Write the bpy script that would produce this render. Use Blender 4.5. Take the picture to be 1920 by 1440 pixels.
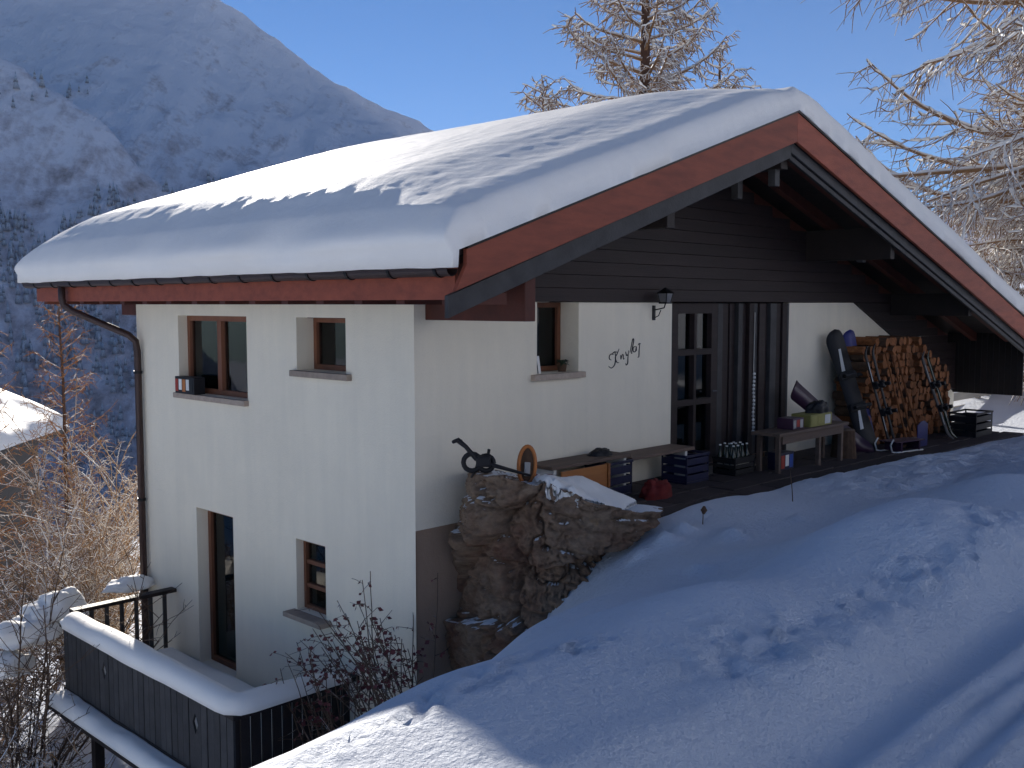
import bpy, bmesh, math, random
import numpy as np
from mathutils import Vector, Matrix

for o in list(bpy.data.objects): bpy.data.objects.remove(o, do_unlink=True)
scene = bpy.context.scene
col = scene.collection
rnd = random.Random(7)
R = math.radians

# ------------------------------------------------------------------ camera
CAM = Vector((-6.525, -7.705, 2.15))
AZ = R(44.2)                      # heading measured from the gable wall direction (+X)
PITCH = math.atan(150 / 1893)
cam_d = bpy.data.cameras.new('camera')
cam_d.sensor_width = 36.0
cam_d.lens = 36.0 * 1893 / 1920
cam_d.clip_start = 0.05
cam_d.clip_end = 20000
cam = bpy.data.objects.new('camera', cam_d)
col.objects.link(cam)
cam.location = CAM
fwd = Vector((math.cos(AZ) * math.cos(PITCH), math.sin(AZ) * math.cos(PITCH), -math.sin(PITCH)))
cam.rotation_euler = fwd.to_track_quat('-Z', 'Y').to_euler()
scene.camera = cam

# ------------------------------------------------------------------ sky, sun, exposure
SUN_AZ = R(63.0)                  # from +X, counter-clockwise
SUN_EL = R(18.1)
world = bpy.data.worlds.new('World')
scene.world = world
world.use_nodes = True
wn = world.node_tree.nodes
wl = world.node_tree.links
bg = wn['Background']
sky = wn.new('ShaderNodeTexSky')
sky.sky_type = 'NISHITA'
sky.sun_disc = False
sky.sun_elevation = SUN_EL
sky.sun_rotation = R(90) - SUN_AZ
sky.altitude = 3000
sky.air_density = 0.75
sky.dust_density = 0.0
sky.ozone_density = 3.0
hs = wn.new('ShaderNodeHueSaturation')          # deep mountain-air blue over the whole sky
hs.inputs['Saturation'].default_value = 1.36
wl.new(sky.outputs[0], hs.inputs['Color'])
wl.new(hs.outputs[0], bg.inputs[0])
bg.inputs[1].default_value = 0.059
sun_d = bpy.data.lights.new('sun', 'SUN')
sun_d.energy = 5.0
sun_d.angle = R(0.55)
sun_d.color = (1.0, 0.93, 0.83)
sun = bpy.data.objects.new('sun', sun_d)
col.objects.link(sun)
sdir = Vector((math.cos(SUN_AZ) * math.cos(SUN_EL), math.sin(SUN_AZ) * math.cos(SUN_EL), math.sin(SUN_EL)))
sun.rotation_euler = (-sdir).to_track_quat('-Z', 'Y').to_euler()
sun.location = (-10, 20, 30)
vs = scene.view_settings
vs.view_transform = 'Standard'
vs.look = 'None'
vs.exposure = 1.05
vs.gamma = 1.0
vs.use_curve_mapping = False
scene.render.engine = 'CYCLES'
scene.cycles.max_bounces = 6
scene.cycles.diffuse_bounces = 4
scene.cycles.transparent_max_bounces = 8

# ------------------------------------------------------------------ material helpers
def srgb(r, g, b):
    f = lambda c: (c / 255 / 12.92) if c / 255 <= 0.04045 else ((c / 255 + 0.055) / 1.055) ** 2.4
    return (f(r), f(g), f(b), 1)

def new_mat(name):
    m = bpy.data.materials.new(name)
    m.use_nodes = True
    nt = m.node_tree
    return m, nt, nt.nodes, nt.links, nt.nodes['Principled BSDF']

def noise_node(nodes, links, scale, detail=6, rough=0.6, vec=None, distortion=0.0):
    n = nodes.new('ShaderNodeTexNoise')
    n.inputs['Scale'].default_value = scale
    n.inputs['Detail'].default_value = detail
    n.inputs['Roughness'].default_value = rough
    n.inputs['Distortion'].default_value = distortion
    if vec is not None: links.new(vec, n.inputs['Vector'])
    return n

def ramp(nodes, links, fac, stops):
    r = nodes.new('ShaderNodeValToRGB')
    el = r.color_ramp.elements
    while len(el) < len(stops): el.new(0.5)
    for e, (p, c) in zip(el, stops):
        e.position = p; e.color = c if len(c) == 4 else (*c, 1)
    links.new(fac, r.inputs[0])
    return r

def mat(name, c1, c2=None, scale=4.0, rough=0.7, bump=0.1, bscale=None, stretch=None, metal=0.0, spec=0.3, coat=0.0):
    m, nt, N, L, p = new_mat(name)
    c1 = (*c1, 1) if len(c1) == 3 else c1
    c2 = c2 if c2 is not None else tuple(v * 0.75 for v in c1[:3])
    tc = N.new('ShaderNodeTexCoord')
    vec = tc.outputs['Object']
    if stretch:
        mp = N.new('ShaderNodeMapping'); mp.inputs['Scale'].default_value = stretch
        L.new(vec, mp.inputs[0]); vec = mp.outputs[0]
    oi = N.new('ShaderNodeObjectInfo')
    add = N.new('ShaderNodeVectorMath'); add.operation = 'ADD'
    mul = N.new('ShaderNodeVectorMath'); mul.operation = 'SCALE'
    cmb = N.new('ShaderNodeCombineXYZ')
    for i in range(3): L.new(oi.outputs['Random'], cmb.inputs[i])
    L.new(cmb.outputs[0], mul.inputs[0]); mul.inputs['Scale'].default_value = 37.0
    L.new(vec, add.inputs[0]); L.new(mul.outputs[0], add.inputs[1])
    vec = add.outputs[0]
    n = noise_node(N, L, scale, 8, 0.6, vec)
    r = ramp(N, L, n.outputs[0], [(0.3, c2), (0.7, c1)])
    hsv = N.new('ShaderNodeHueSaturation')
    mr = N.new('ShaderNodeMapRange'); mr.inputs['To Min'].default_value = 0.8; mr.inputs['To Max'].default_value = 1.15
    L.new(oi.outputs['Random'], mr.inputs[0]); L.new(mr.outputs[0], hsv.inputs['Value'])
    L.new(r.outputs[0], hsv.inputs['Color'])
    L.new(hsv.outputs[0], p.inputs['Base Color'])
    p.inputs['Roughness'].default_value = rough
    p.inputs['Metallic'].default_value = metal
    p.inputs['Specular IOR Level'].default_value = spec
    p.inputs['Coat Weight'].default_value = coat
    if bump > 0:
        n2 = noise_node(N, L, bscale or scale * 4, 6, 0.65, vec)
        b = N.new('ShaderNodeBump'); b.inputs['Strength'].default_value = bump; b.inputs['Distance'].default_value = 0.02
        L.new(n2.outputs[0], b.inputs['Height']); L.new(b.outputs[0], p.inputs['Normal'])
    return m

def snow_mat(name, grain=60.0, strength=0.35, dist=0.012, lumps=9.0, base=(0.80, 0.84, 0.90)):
    m, nt, N, L, p = new_mat(name)
    tc = N.new('ShaderNodeTexCoord')
    n1 = noise_node(N, L, grain, 6, 0.7, tc.outputs['Object'])
    n2 = noise_node(N, L, lumps, 5, 0.6, tc.outputs['Object'])
    mx = N.new('ShaderNodeMath'); mx.operation = 'MULTIPLY_ADD'
    L.new(n2.outputs[0], mx.inputs[0]); mx.inputs[1].default_value = 2.2; L.new(n1.outputs[0], mx.inputs[2])
    b = N.new('ShaderNodeBump'); b.inputs['Strength'].default_value = strength; b.inputs['Distance'].default_value = dist
    L.new(mx.outputs[0], b.inputs['Height']); L.new(b.outputs[0], p.inputs['Normal'])
    n3 = noise_node(N, L, 1.3, 5, 0.6, tc.outputs['Object'])
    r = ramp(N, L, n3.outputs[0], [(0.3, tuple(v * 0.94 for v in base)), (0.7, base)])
    L.new(r.outputs[0], p.inputs['Base Color'])
    p.inputs['Roughness'].default_value = 0.65
    p.inputs['Specular IOR Level'].default_value = 0.25
    return m

def frosted(name, bark1, bark2, amount=0.5, scale=30, lo=-0.15, hi=0.45):
    """bark with rime and snow lying on the upward-facing side of each twig"""
    m, nt, N, L, p = new_mat(name)
    tc = N.new('ShaderNodeTexCoord')
    n = noise_node(N, L, scale, 5, 0.7, tc.outputs['Object'])
    bark = ramp(N, L, n.outputs[0], [(0.3, bark2), (0.7, bark1)])
    g = N.new('ShaderNodeNewGeometry')
    sx = N.new('ShaderNodeSeparateXYZ'); L.new(g.outputs['Normal'], sx.inputs[0])
    mr = N.new('ShaderNodeMapRange'); mr.inputs['From Min'].default_value = lo; mr.inputs['From Max'].default_value = hi
    L.new(sx.outputs[2], mr.inputs[0])
    n2 = noise_node(N, L, 2.2, 6, 0.75, tc.outputs['Object'])
    r2 = ramp(N, L, n2.outputs[0], [(max(0.02, 0.62 - amount * 0.4), (0, 0, 0)), (max(0.1, 0.75 - amount * 0.4), (1, 1, 1))])
    ml = N.new('ShaderNodeMath'); ml.operation = 'MULTIPLY'
    L.new(mr.outputs[0], ml.inputs[0]); L.new(r2.outputs[0], ml.inputs[1])
    mix = N.new('ShaderNodeMix'); mix.data_type = 'RGBA'
    L.new(ml.outputs[0], mix.inputs[0]); L.new(bark.outputs[0], mix.inputs[6]); mix.inputs[7].default_value = (0.82, 0.84, 0.86, 1)
    L.new(mix.outputs[2], p.inputs['Base Color'])
    p.inputs['Roughness'].default_value = 0.8
    p.inputs['Specular IOR Level'].default_value = 0.15
    return m

def glass_mat(name, tint=(0.9, 0.95, 1.0)):
    m, nt, N, L, p = new_mat(name)
    N.remove(p)
    out = N['Material Output']
    gl = N.new('ShaderNodeBsdfGlossy'); gl.inputs['Roughness'].default_value = 0.03
    tr = N.new('ShaderNodeBsdfTransparent'); tr.inputs[0].default_value = (*[t * 0.72 for t in tint], 1)
    fr = N.new('ShaderNodeFresnel'); fr.inputs[0].default_value = 1.5
    tc = N.new('ShaderNodeTexCoord')
    n = noise_node(N, L, 2.5, 2, 0.5, tc.outputs['Object'])
    b = N.new('ShaderNodeBump'); b.inputs['Strength'].default_value = 0.06; b.inputs['Distance'].default_value = 0.02
    L.new(n.outputs[0], b.inputs['Height']); L.new(b.outputs[0], gl.inputs['Normal']); L.new(b.outputs[0], fr.inputs['Normal'])
    mix = N.new('ShaderNodeMixShader')
    L.new(fr.outputs[0], mix.inputs[0]); L.new(tr.outputs[0], mix.inputs[1]); L.new(gl.outputs[0], mix.inputs[2])
    L.new(mix.outputs[0], out.inputs[0])
    return m

def plaster_mat(name, c1, c2, c3):
    m, nt, N, L, p = new_mat(name)
    tc = N.new('ShaderNodeTexCoord')
    n1 = noise_node(N, L, 0.9, 7, 0.62, tc.outputs['Object'])
    mp = N.new('ShaderNodeMapping'); mp.inputs['Scale'].default_value = (5, 5, 0.45)
    L.new(tc.outputs['Object'], mp.inputs[0])
    n2 = noise_node(N, L, 1.0, 6, 0.65, mp.outputs[0])
    r1 = ramp(N, L, n1.outputs[0], [(0.32, c2), (0.62, c1)])
    r2 = ramp(N, L, n2.outputs[0], [(0.40, (0, 0, 0)), (0.80, (1, 1, 1))])
    mix = N.new('ShaderNodeMix'); mix.data_type = 'RGBA'
    ms = N.new('ShaderNodeMath'); ms.operation = 'MULTIPLY'; ms.inputs[1].default_value = 0.45
    L.new(r2.outputs[0], ms.inputs[0]); L.new(ms.outputs[0], mix.inputs[0])
    L.new(r1.outputs[0], mix.inputs[6]); mix.inputs[7].default_value = (*c3, 1)
    L.new(mix.outputs[2], p.inputs['Base Color'])
    n3 = noise_node(N, L, 55, 4, 0.6, tc.outputs['Object'])
    n4 = noise_node(N, L, 4.5, 4, 0.55, tc.outputs['Object'])
    ad = N.new('ShaderNodeMath'); ad.operation = 'MULTIPLY_ADD'; ad.inputs[1].default_value = 3.0
    L.new(n4.outputs[0], ad.inputs[0]); L.new(n3.outputs[0], ad.inputs[2])
    b = N.new('ShaderNodeBump'); b.inputs['Strength'].default_value = 0.35; b.inputs['Distance'].default_value = 0.012
    L.new(ad.outputs[0], b.inputs['Height']); L.new(b.outputs[0], p.inputs['Normal'])
    p.inputs['Roughness'].default_value = 0.9
    p.inputs['Specular IOR Level'].default_value = 0.1
    return m

M = {}
M['plaster'] = plaster_mat('white_plaster', (0.85, 0.775, 0.63), (0.79, 0.72, 0.59), (0.70, 0.65, 0.54))
M['brown_plaster'] = plaster_mat('brown_plaster', (0.42, 0.30, 0.215), (0.36, 0.25, 0.18), (0.28, 0.20, 0.145))
M['reveal'] = plaster_mat('reveal_plaster', (0.62, 0.58, 0.53), (0.56, 0.52, 0.48), (0.5, 0.47, 0.44))
M['red_wood'] = mat('red_stained_wood', (0.35, 0.090, 0.050), (0.22, 0.058, 0.036), 2.2, 0.6, 0.25, 26, (1, 3, 5))
M['dark_wood'] = mat('dark_stained_wood', (0.024, 0.016, 0.014), (0.014, 0.010, 0.009), 6, 0.6, 0.25, 40)
M['grey_wood'] = mat('weathered_dark_wood', (0.058, 0.056, 0.058), (0.034, 0.033, 0.035), 5, 0.6, 0.2, 35)
M['siding'] = mat('gable_siding_wood', (0.030, 0.018, 0.018), (0.017, 0.011, 0.011), 3, 0.6, 0.25, 20, (0.3, 3, 6))
M['rafter'] = mat('rafter_wood', (0.105, 0.030, 0.020), (0.065, 0.02, 0.014), 5, 0.6, 0.15, 30)
M['window_wood'] = mat('window_wood', (0.21, 0.085, 0.045), (0.15, 0.058, 0.032), 6, 0.5, 0.1, 40, (1, 1, 0.2))
M['stone_sill'] = mat('stone_sill', (0.42, 0.34, 0.275), (0.31, 0.25, 0.205), 12, 0.8, 0.2, 60)
M['gutter'] = mat('brown_gutter_metal', (0.055, 0.035, 0.034), (0.04, 0.026, 0.026), 6, 0.42, 0.02, 20, None, 0.3, 0.4)
M['pipe'] = mat('brown_downpipe', (0.060, 0.032, 0.028), (0.042, 0.024, 0.022), 6, 0.42, 0.02, 20, None, 0.2, 0.4)
M['black'] = mat('black_metal', (0.012, 0.012, 0.014), (0.008, 0.008, 0.009), 10, 0.4, 0.02, 40, None, 0.5, 0.4)
M['black_rubber'] = mat('black_plastic', (0.016, 0.015, 0.018), (0.010, 0.010, 0.012), 10, 0.55, 0.05, 40)
M['glass'] = glass_mat('window_glass')
M['curtain'] = mat('curtain_cloth', (0.45, 0.43, 0.40), (0.34, 0.32, 0.30), 5, 0.9, 0.1, 40)
M['interior'] = mat('interior_wall', (0.10, 0.08, 0.07), (0.07, 0.055, 0.05), 2, 0.9, 0.0)
M['snow'] = snow_mat('roof_snow', 45, 0.30, 0.012, 5.0, (0.90, 0.875, 0.835))
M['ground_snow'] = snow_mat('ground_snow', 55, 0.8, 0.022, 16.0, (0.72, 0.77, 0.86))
M['tan_wood'] = mat('tan_wood', (0.42, 0.17, 0.05), (0.30, 0.11, 0.035), 5, 0.5, 0.1, 30, (0.3, 1, 3))
M['bench_wood'] = mat('bench_wood', (0.16, 0.11, 0.085), (0.10, 0.07, 0.055), 5, 0.7, 0.2, 30, (0.3, 3, 3))
M['log_end'] = mat('split_log', (0.33, 0.125, 0.042), (0.15, 0.053, 0.021), 14, 0.85, 0.4, 40)
M['bark'] = mat('log_bark', (0.13, 0.075, 0.045), (0.07, 0.04, 0.026), 12, 0.9, 0.5, 30)
M['blue_plastic'] = mat('blue_plastic', (0.018, 0.022, 0.16), (0.012, 0.015, 0.11), 6, 0.4, 0.03, 30)
M['navy'] = mat('navy_plastic', (0.012, 0.014, 0.05), (0.009, 0.010, 0.035), 6, 0.45, 0.03, 30)
M['red_cloth'] = mat('red_cloth', (0.20, 0.020, 0.018), (0.11, 0.012, 0.012), 14, 0.8, 0.3, 60)
M['yellow_box'] = mat('yellow_green_box', (0.30, 0.27, 0.085), (0.22, 0.20, 0.06), 8, 0.6, 0.1, 40)
M['white_paint'] = mat('white_paint', (0.78, 0.77, 0.74), (0.66, 0.65, 0.63), 6, 0.6, 0.05, 40)
M['red_paint'] = mat('red_paint', (0.42, 0.05, 0.03), (0.34, 0.04, 0.025), 6, 0.5, 0.03, 40)
M['blue_paint'] = mat('blue_paint', (0.035, 0.10, 0.42), (0.025, 0.07, 0.3), 6, 0.4, 0.03, 40)
M['orange_plastic'] = mat('orange_plastic', (0.55, 0.19, 0.05), (0.42, 0.14, 0.035), 6, 0.45, 0.03, 40)
M['purple'] = mat('purple_print', (0.055, 0.022, 0.05), (0.035, 0.014, 0.033), 5, 0.35, 0.02, 30)
M['fence_wood'] = mat('pale_fence_wood', (0.50, 0.46, 0.40), (0.38, 0.35, 0.31), 5, 0.8, 0.2, 30, (0.3, 3, 3))
M['floor_wood'] = mat('porch_paving', (0.060, 0.045, 0.045), (0.040, 0.030, 0.030), 4, 0.75, 0.3, 20)
M['bottle'] = mat('bottle_glass', (0.020, 0.03, 0.018), (0.012, 0.02, 0.012), 6, 0.12, 0.0, None, None, 0, 0.5)
M['lamp_glass'] = mat('lamp_glass', (0.14, 0.14, 0.15), (0.10, 0.10, 0.11), 9, 0.2, 0.02, 30, None, 0, 0.5)
M['ink'] = mat('black_paint', (0.03, 0.03, 0.035), (0.02, 0.02, 0.025), 10, 0.7, 0.0)
M['paving_joint'] = mat('paving_joint', (0.05, 0.045, 0.045), (0.03, 0.028, 0.028), 10, 0.9, 0.1)
M['larch'] = frosted('frosted_larch_bark', (0.29, 0.17, 0.09), (0.14, 0.082, 0.048), 0.8, 25, -0.15, 0.5)
M['larch_trunk'] = frosted('larch_trunk_bark', (0.11, 0.062, 0.045), (0.055, 0.033, 0.026), 0.4, 9, 0.1, 0.7)
M['orange_larch'] = frosted('orange_larch_twig', (0.42, 0.19, 0.065), (0.22, 0.095, 0.035), 0.25, 20, 0.2, 0.9)
M['shrub'] = frosted('frosted_shrub_twig', (0.36, 0.22, 0.115), (0.17, 0.10, 0.055), 0.55, 22, -0.1, 0.6)
M['twig'] = frosted('bare_twig', (0.15, 0.10, 0.07), (0.07, 0.045, 0.033), 0.25, 22, 0.1, 0.9)
M['red_leaf'] = mat('dark_red_leaf', (0.17, 0.042, 0.042), (0.09, 0.025, 0.027), 9, 0.6, 0.1, 40)

# ------------------------------------------------------------------ mesh helpers
class MB:
    def __init__(self): self.v = []; self.f = []; self.m = []
    def quad(self, a, b, c, d, mi=0):
        i = len(self.v); self.v += [tuple(a), tuple(b), tuple(c), tuple(d)]; self.f.append((i, i+1, i+2, i+3)); self.m.append(mi)
    def poly(self, pts, mi=0):
        i = len(self.v); self.v += [tuple(p) for p in pts]; self.f.append(tuple(range(i, i+len(pts)))); self.m.append(mi)
    def box(self, x0, x1, y0, y1, z0, z1, mi=0):
        i = len(self.v)
        self.v += [(x0,y0,z0),(x1,y0,z0),(x1,y1,z0),(x0,y1,z0),(x0,y0,z1),(x1,y0,z1),(x1,y1,z1),(x0,y1,z1)]
        for q in ((0,3,2,1),(4,5,6,7),(0,1,5,4),(1,2,6,5),(2,3,7,6),(3,0,4,7)):
            self.f.append(tuple(i+k for k in q)); self.m.append(mi)
        return self
    def prism(self, prof, axis, a0, a1, mi=0):
        """profile polygon (2-D) extruded along an axis: 'y' uses (x,z), 'x' uses (y,z), 'z' uses (x,y)"""
        n = len(prof); i = len(self.v)
        def P(p, a):
            return (p[0], a, p[1]) if axis == 'y' else ((a, p[0], p[1]) if axis == 'x' else (p[0], p[1], a))
        self.v += [P(p, a0) for p in prof] + [P(p, a1) for p in prof]
        self.f.append(tuple(range(i, i+n))[::-1]); self.f.append(tuple(range(i+n, i+2*n))); self.m += [mi, mi]
        for k in range(n):
            k2 = (k+1) % n
            self.f.append((i+k, i+k2, i+n+k2, i+n+k)); self.m.append(mi)
        return self
    def tube(self, pts, rad, n=8, mi=0, caps=True):
        pts = [Vector(p) for p in pts]; i0 = len(self.v)
        rs = rad if isinstance(rad, (list, tuple)) else [rad]*len(pts)
        up = None
        for k, p in enumerate(pts):
            d = (pts[min(k+1, len(pts)-1)] - pts[max(k-1, 0)]).normalized()
            if up is None: up = d.orthogonal().normalized()
            up = (up - d*up.dot(d)).normalized(); s = d.cross(up)
            for j in range(n):
                a = 2*math.pi*j/n
                self.v.append(tuple(p + (up*math.cos(a) + s*math.sin(a))*rs[k]))
        for k in range(len(pts)-1):
            for j in range(n):
                a = i0+k*n+j; b = i0+k*n+(j+1) % n
                self.f.append((a, b, b+n, a+n)); self.m.append(mi)
        if caps:
            self.f.append(tuple(i0+j for j in range(n))[::-1]); self.f.append(tuple(i0+(len(pts)-1)*n+j for j in range(n))); self.m += [mi, mi]
        return self
    def build(self, name, mats, parent=None, smooth=False, bevel=0.0, loc=None):
        me = bpy.data.meshes.new(name)
        me.from_pydata(self.v, [], self.f)
        for m in (mats if isinstance(mats, (list, tuple)) else [mats]): me.materials.append(m)
        if any(self.m): me.polygons.foreach_set('material_index', self.m)
        if smooth: me.polygons.foreach_set('use_smooth', [True]*len(me.polygons))
        me.update()
        bm = bmesh.new(); bm.from_mesh(me); bmesh.ops.remove_doubles(bm, verts=bm.verts, dist=1e-5)
        bmesh.ops.recalc_face_normals(bm, faces=bm.faces)
        if bevel > 0:
            bmesh.ops.bevel(bm, geom=[e for e in bm.edges if e.is_manifold and e.calc_face_angle(0) > 0.5], offset=bevel, segments=2, affect='EDGES', profile=0.5)
        bm.to_mesh(me); bm.free()
        o = bpy.data.objects.new(name, me); col.objects.link(o)
        if parent: o.parent = parent
        if loc: o.location = loc
        return o

def mesh_obj(name, verts, faces, m, parent=None, smooth=True):
    me = bpy.data.meshes.new(name)
    verts = np.asarray(verts, dtype=np.float32); faces = np.asarray(faces, dtype=np.int32)
    k = faces.shape[1]
    me.vertices.add(len(verts)); me.vertices.foreach_set('co', verts.ravel())
    me.loops.add(faces.size); me.loops.foreach_set('vertex_index', faces.ravel())
    me.polygons.add(len(faces)); me.polygons.foreach_set('loop_start', np.arange(0, faces.size, k, dtype=np.int32))
    me.polygons.foreach_set('loop_total', np.full(len(faces), k, dtype=np.int32))
    if smooth: me.polygons.foreach_set('use_smooth', np.ones(len(faces), dtype=bool))
    me.materials.append(m)
    me.update(calc_edges=True); me.validate()
    o = bpy.data.objects.new(name, me); col.objects.link(o)
    if parent: o.parent = parent
    return o

def tag(o, label=None, cat=None, group=None, kind=None):
    if label: o['label'] = label
    if cat: o['category'] = cat
    if group: o['group'] = group
    if kind: o['kind'] = kind
    return o

def thing(name, label, cat, loc=(0, 0, 0), group=None):
    o = bpy.data.objects.new(name, None); col.objects.link(o)
    o.empty_display_size = 0.2
    o.location = loc
    return tag(o, label, cat, group)

def copy_of(o, parent, name=None, loc=None, rot=None, scale=None):
    c = o.copy(); col.objects.link(c); c.parent = parent
    if loc is not None: c.location = loc
    if rot is not None: c.rotation_euler = rot
    if scale is not None: c.scale = scale
    return c

# numpy value noise
def _hash(ix, iy, iz, seed):
    h = (ix*374761393 + iy*668265263 + iz*2147483647 + seed*974711) & 0xffffffff
    h = ((h ^ (h >> 13)) * 1274126177) & 0xffffffff
    h = h ^ (h >> 16)
    return (h & 0xffff) / 65535.0
def vnoise(x, y, z=0.0, seed=0):
    x, y, z = np.broadcast_arrays(np.asarray(x, float), np.asarray(y, float), np.asarray(z, float))
    ix, iy, iz = np.floor(x).astype(np.int64), np.floor(y).astype(np.int64), np.floor(z).astype(np.int64)
    fx, fy, fz = x-ix, y-iy, z-iz
    s = lambda t: t*t*t*(t*(t*6-15)+10)
    fx, fy, fz = s(fx), s(fy), s(fz)
    r = 0
    for a in (0, 1):
        for b in (0, 1):
            for c in (0, 1):
                w = (fx if a else 1-fx)*(fy if b else 1-fy)*(fz if c else 1-fz)
                r = r + w*_hash(ix+a, iy+b, iz+c, seed)
    return r*2-1
def fbm(x, y, z=0.0, oct=5, seed=0, gain=0.5, lac=2.03):
    r = 0; a = 1; f = 1; t = 0
    for k in range(oct):
        r = r + a*vnoise(np.asarray(x)*f+k*17.3, np.asarray(y)*f-k*9.1, np.asarray(z)*f+k*3.7, seed+k); t += a; a *= gain; f *= lac
    return r/t
def sstep(a, b, x):
    t = np.clip((np.asarray(x, float)-a)/(b-a), 0, 1); return t*t*(3-2*t)

def grid_faces(nu, nv, wrap=False):
    i = np.arange(nu-1)[:, None]; j = np.arange(nv if wrap else nv-1)[None, :]
    j2 = (j+1) % nv
    a = i*nv+j; b = i*nv+j2; c = (i+1)*nv+j2; d = (i+1)*nv+j
    return np.stack([a, b, c, d], -1).reshape(-1, 4)

# ------------------------------------------------------------------ ground
CP = np.array([
 (-6.2,-4.6,.30),(-5.4,-4.55,.44),(-4.65,-4.55,.49),(-3.75,-4.5,.53),(-2.85,-4.5,.50),(-1.6,-4.5,.52),(-.06,-4.5,.64),(1.2,-4.5,.63),(3.1,-4.5,.60),(6,-4.5,.52),(10,-4.5,.4),
 (-5,-5.3,.50),(-3,-5.3,.50),(-1,-5.3,.46),(2,-5.3,.46),(6,-5.3,.42),(-6,-6.2,.34),(-3,-6.2,.30),(0,-6.2,.30),(4,-6.2,.32),(8,-6.2,.35),(-6.5,-7.7,.36),(-3,-7.7,.34),(2,-7.7,.36),(8,-7.7,.4),(-5,-9.5,.5),(3,-9.5,.6),(10,-9.5,.7),(-5,-13,2.4),(6,-13,2.6),(-4,-18,4.6),(8,-18,4.8),
 (-4.6,-3.6,-.55),(-3.65,-3.1,-.95),(-2.6,-3,-.55),(-1.5,-3,-.10),(-.8,-3,-.03),(.2,-3,-.05),(1.2,-3,.0),(3,-3,.04),(6,-3,.04),(10,-3,.0),(-1.2,-3.8,.12),(0,-3.8,.12),(2,-3.8,.13),(5,-3.8,.12),(8,-3.8,.1),
 (-.4,-2,-.85),(.38,-2,-.46),(1.0,-2,-.22),(1.8,-1.9,-.06),(2.8,-1.8,.03),(5,-1.8,.0),(8,-1.9,-.05),(10.5,-1.9,-.14),(13,-1.9,-.2),
 (.3,-1.4,-1.1),(2,-.8,-.2),(3.5,-.9,-.12),(5,-.9,-.12),(8,-.9,-.16),(11,-.9,-.25),(14,-.9,-.3),(4,1,-.3),(10,1,-.4),
 (0,0,-2.1),(-.6,-.7,-1.95),(-1.2,-1.6,-1.7),(0,3,-3.5),(-1.5,1,-3.3),(-2.5,4,-4.4),(0,8,-4.4),(-5,0,-3.8),(-6,-3,-1.5),(-8.5,-4,-2.0),(-9,-8,-.4),(-10,1,-7),(-5,10,-8),(5,11,-3),(10,11,-.3),(17,11,.8),(17,0,-.2),(21,-3,.0),(-16,20,-19),(5,26,-9),(22,26,1.5),(-22,-5,-10),(24,-12,2.2),(-12,-14,1.6)], float)
def tps_fit(P, lam=0.002):
    n = len(P); d = np.hypot(P[:, None, 0]-P[None, :, 0], P[:, None, 1]-P[None, :, 1])
    K = np.where(d > 0, d*d*np.log(np.maximum(d, 1e-9)), 0) + lam*np.eye(n)
    Q = np.c_[np.ones(n), P[:, :2]]
    A = np.block([[K, Q], [Q.T, np.zeros((3, 3))]])
    return np.linalg.solve(A, np.r_[P[:, 2], 0, 0, 0])
TW = tps_fit(CP)
def ground_far(x, y):
    s = -0.5*x + 0.86*y
    z = np.where(s > 0, -0.42*s, -0.12*s)
    q = 0.25*x - 0.97*y - 11                       # unseen slope behind the track, made steep to bounce sunlight onto the walls
    z = z + 0.45*np.where(q > 0, q*q/(q+8), 0)
    z = np.where(z < -180, -180 - 60*(1-np.exp((z+180)/60)), z)
    z = np.where(z > 60, 60 + 120*(1-np.exp(-(z-60)/120)), z)
    return z
def ground_base(x, y):
    x = np.asarray(x, float); y = np.asarray(y, float)
    sh = x.shape; xf, yf = x.ravel(), y.ravel()
    z = np.zeros(len(xf))
    r = np.hypot(xf-2, yf-1)
    for s in range(0, len(xf), 20000):
        a, b = xf[s:s+20000], yf[s:s+20000]
        d = np.hypot(a[:, None]-CP[None, :, 0], b[:, None]-CP[None, :, 1])
        K = np.where(d > 0, d*d*np.log(np.maximum(d, 1e-9)), 0)
        z[s:s+20000] = K@TW[:-3] + TW[-3] + TW[-2]*a + TW[-1]*b
    w = sstep(20, 45, r)
    z = np.where(w < 1, z, 0)*(1-w) + ground_far(xf, yf)*w
    return z.reshape(sh)
def ground_z(x, y):
    return float(ground_base(np.array([x]), np.array([y]))[0])

def spaced(lo, hi, step, far, grow=1.13):
    a = list(np.arange(lo, hi+1e-6, step)); s = step; p = hi
    while p < far: s *= grow; p += s; a.append(p)
    s = step; p = lo
    while p > -far: s *= grow; p -= s; a.insert(0, p)
    return np.array(a)
gx = spaced(-6.6, 9.0, 0.055, 3300); gy = spaced(-8.2, -1.2, 0.05, 3300)
GX, GY = np.meshgrid(gx, gy, indexing='ij')
GZ = ground_base(GX, GY)
near = 1 - sstep(9, 22, np.hypot(GX, GY+4))
porch = sstep(-1.75, -1.45, GY)*sstep(1.7, 2.3, GX)*(1-sstep(12.6, 13.6, GX))*(1-sstep(5, 6, GY))
rough = near*(1-porch)
GZ = GZ + rough*(0.028*fbm(GX*0.9, GY*0.9, 0, 4, 3) + 0.008*fbm(GX*3.5, GY*3.5, 0, 4, 5))
# churned, cloddy flank of the ploughed bank towards the road
clod = sstep(-5.75, -5.45, GY)*(1-sstep(-5.2, -4.85, GY))*near*sstep(-3.6, -2.6, GX)
c = fbm(GX*9, GY*9, 0, 4, 9, 0.65); GZ = GZ + clod*0.05*np.clip(c+0.1, -0.4, 1)
c2 = vnoise(GX*8, GY*8, 0, 31); GZ = GZ + clod*0.16*np.clip(c2-0.6, 0, 1)
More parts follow.
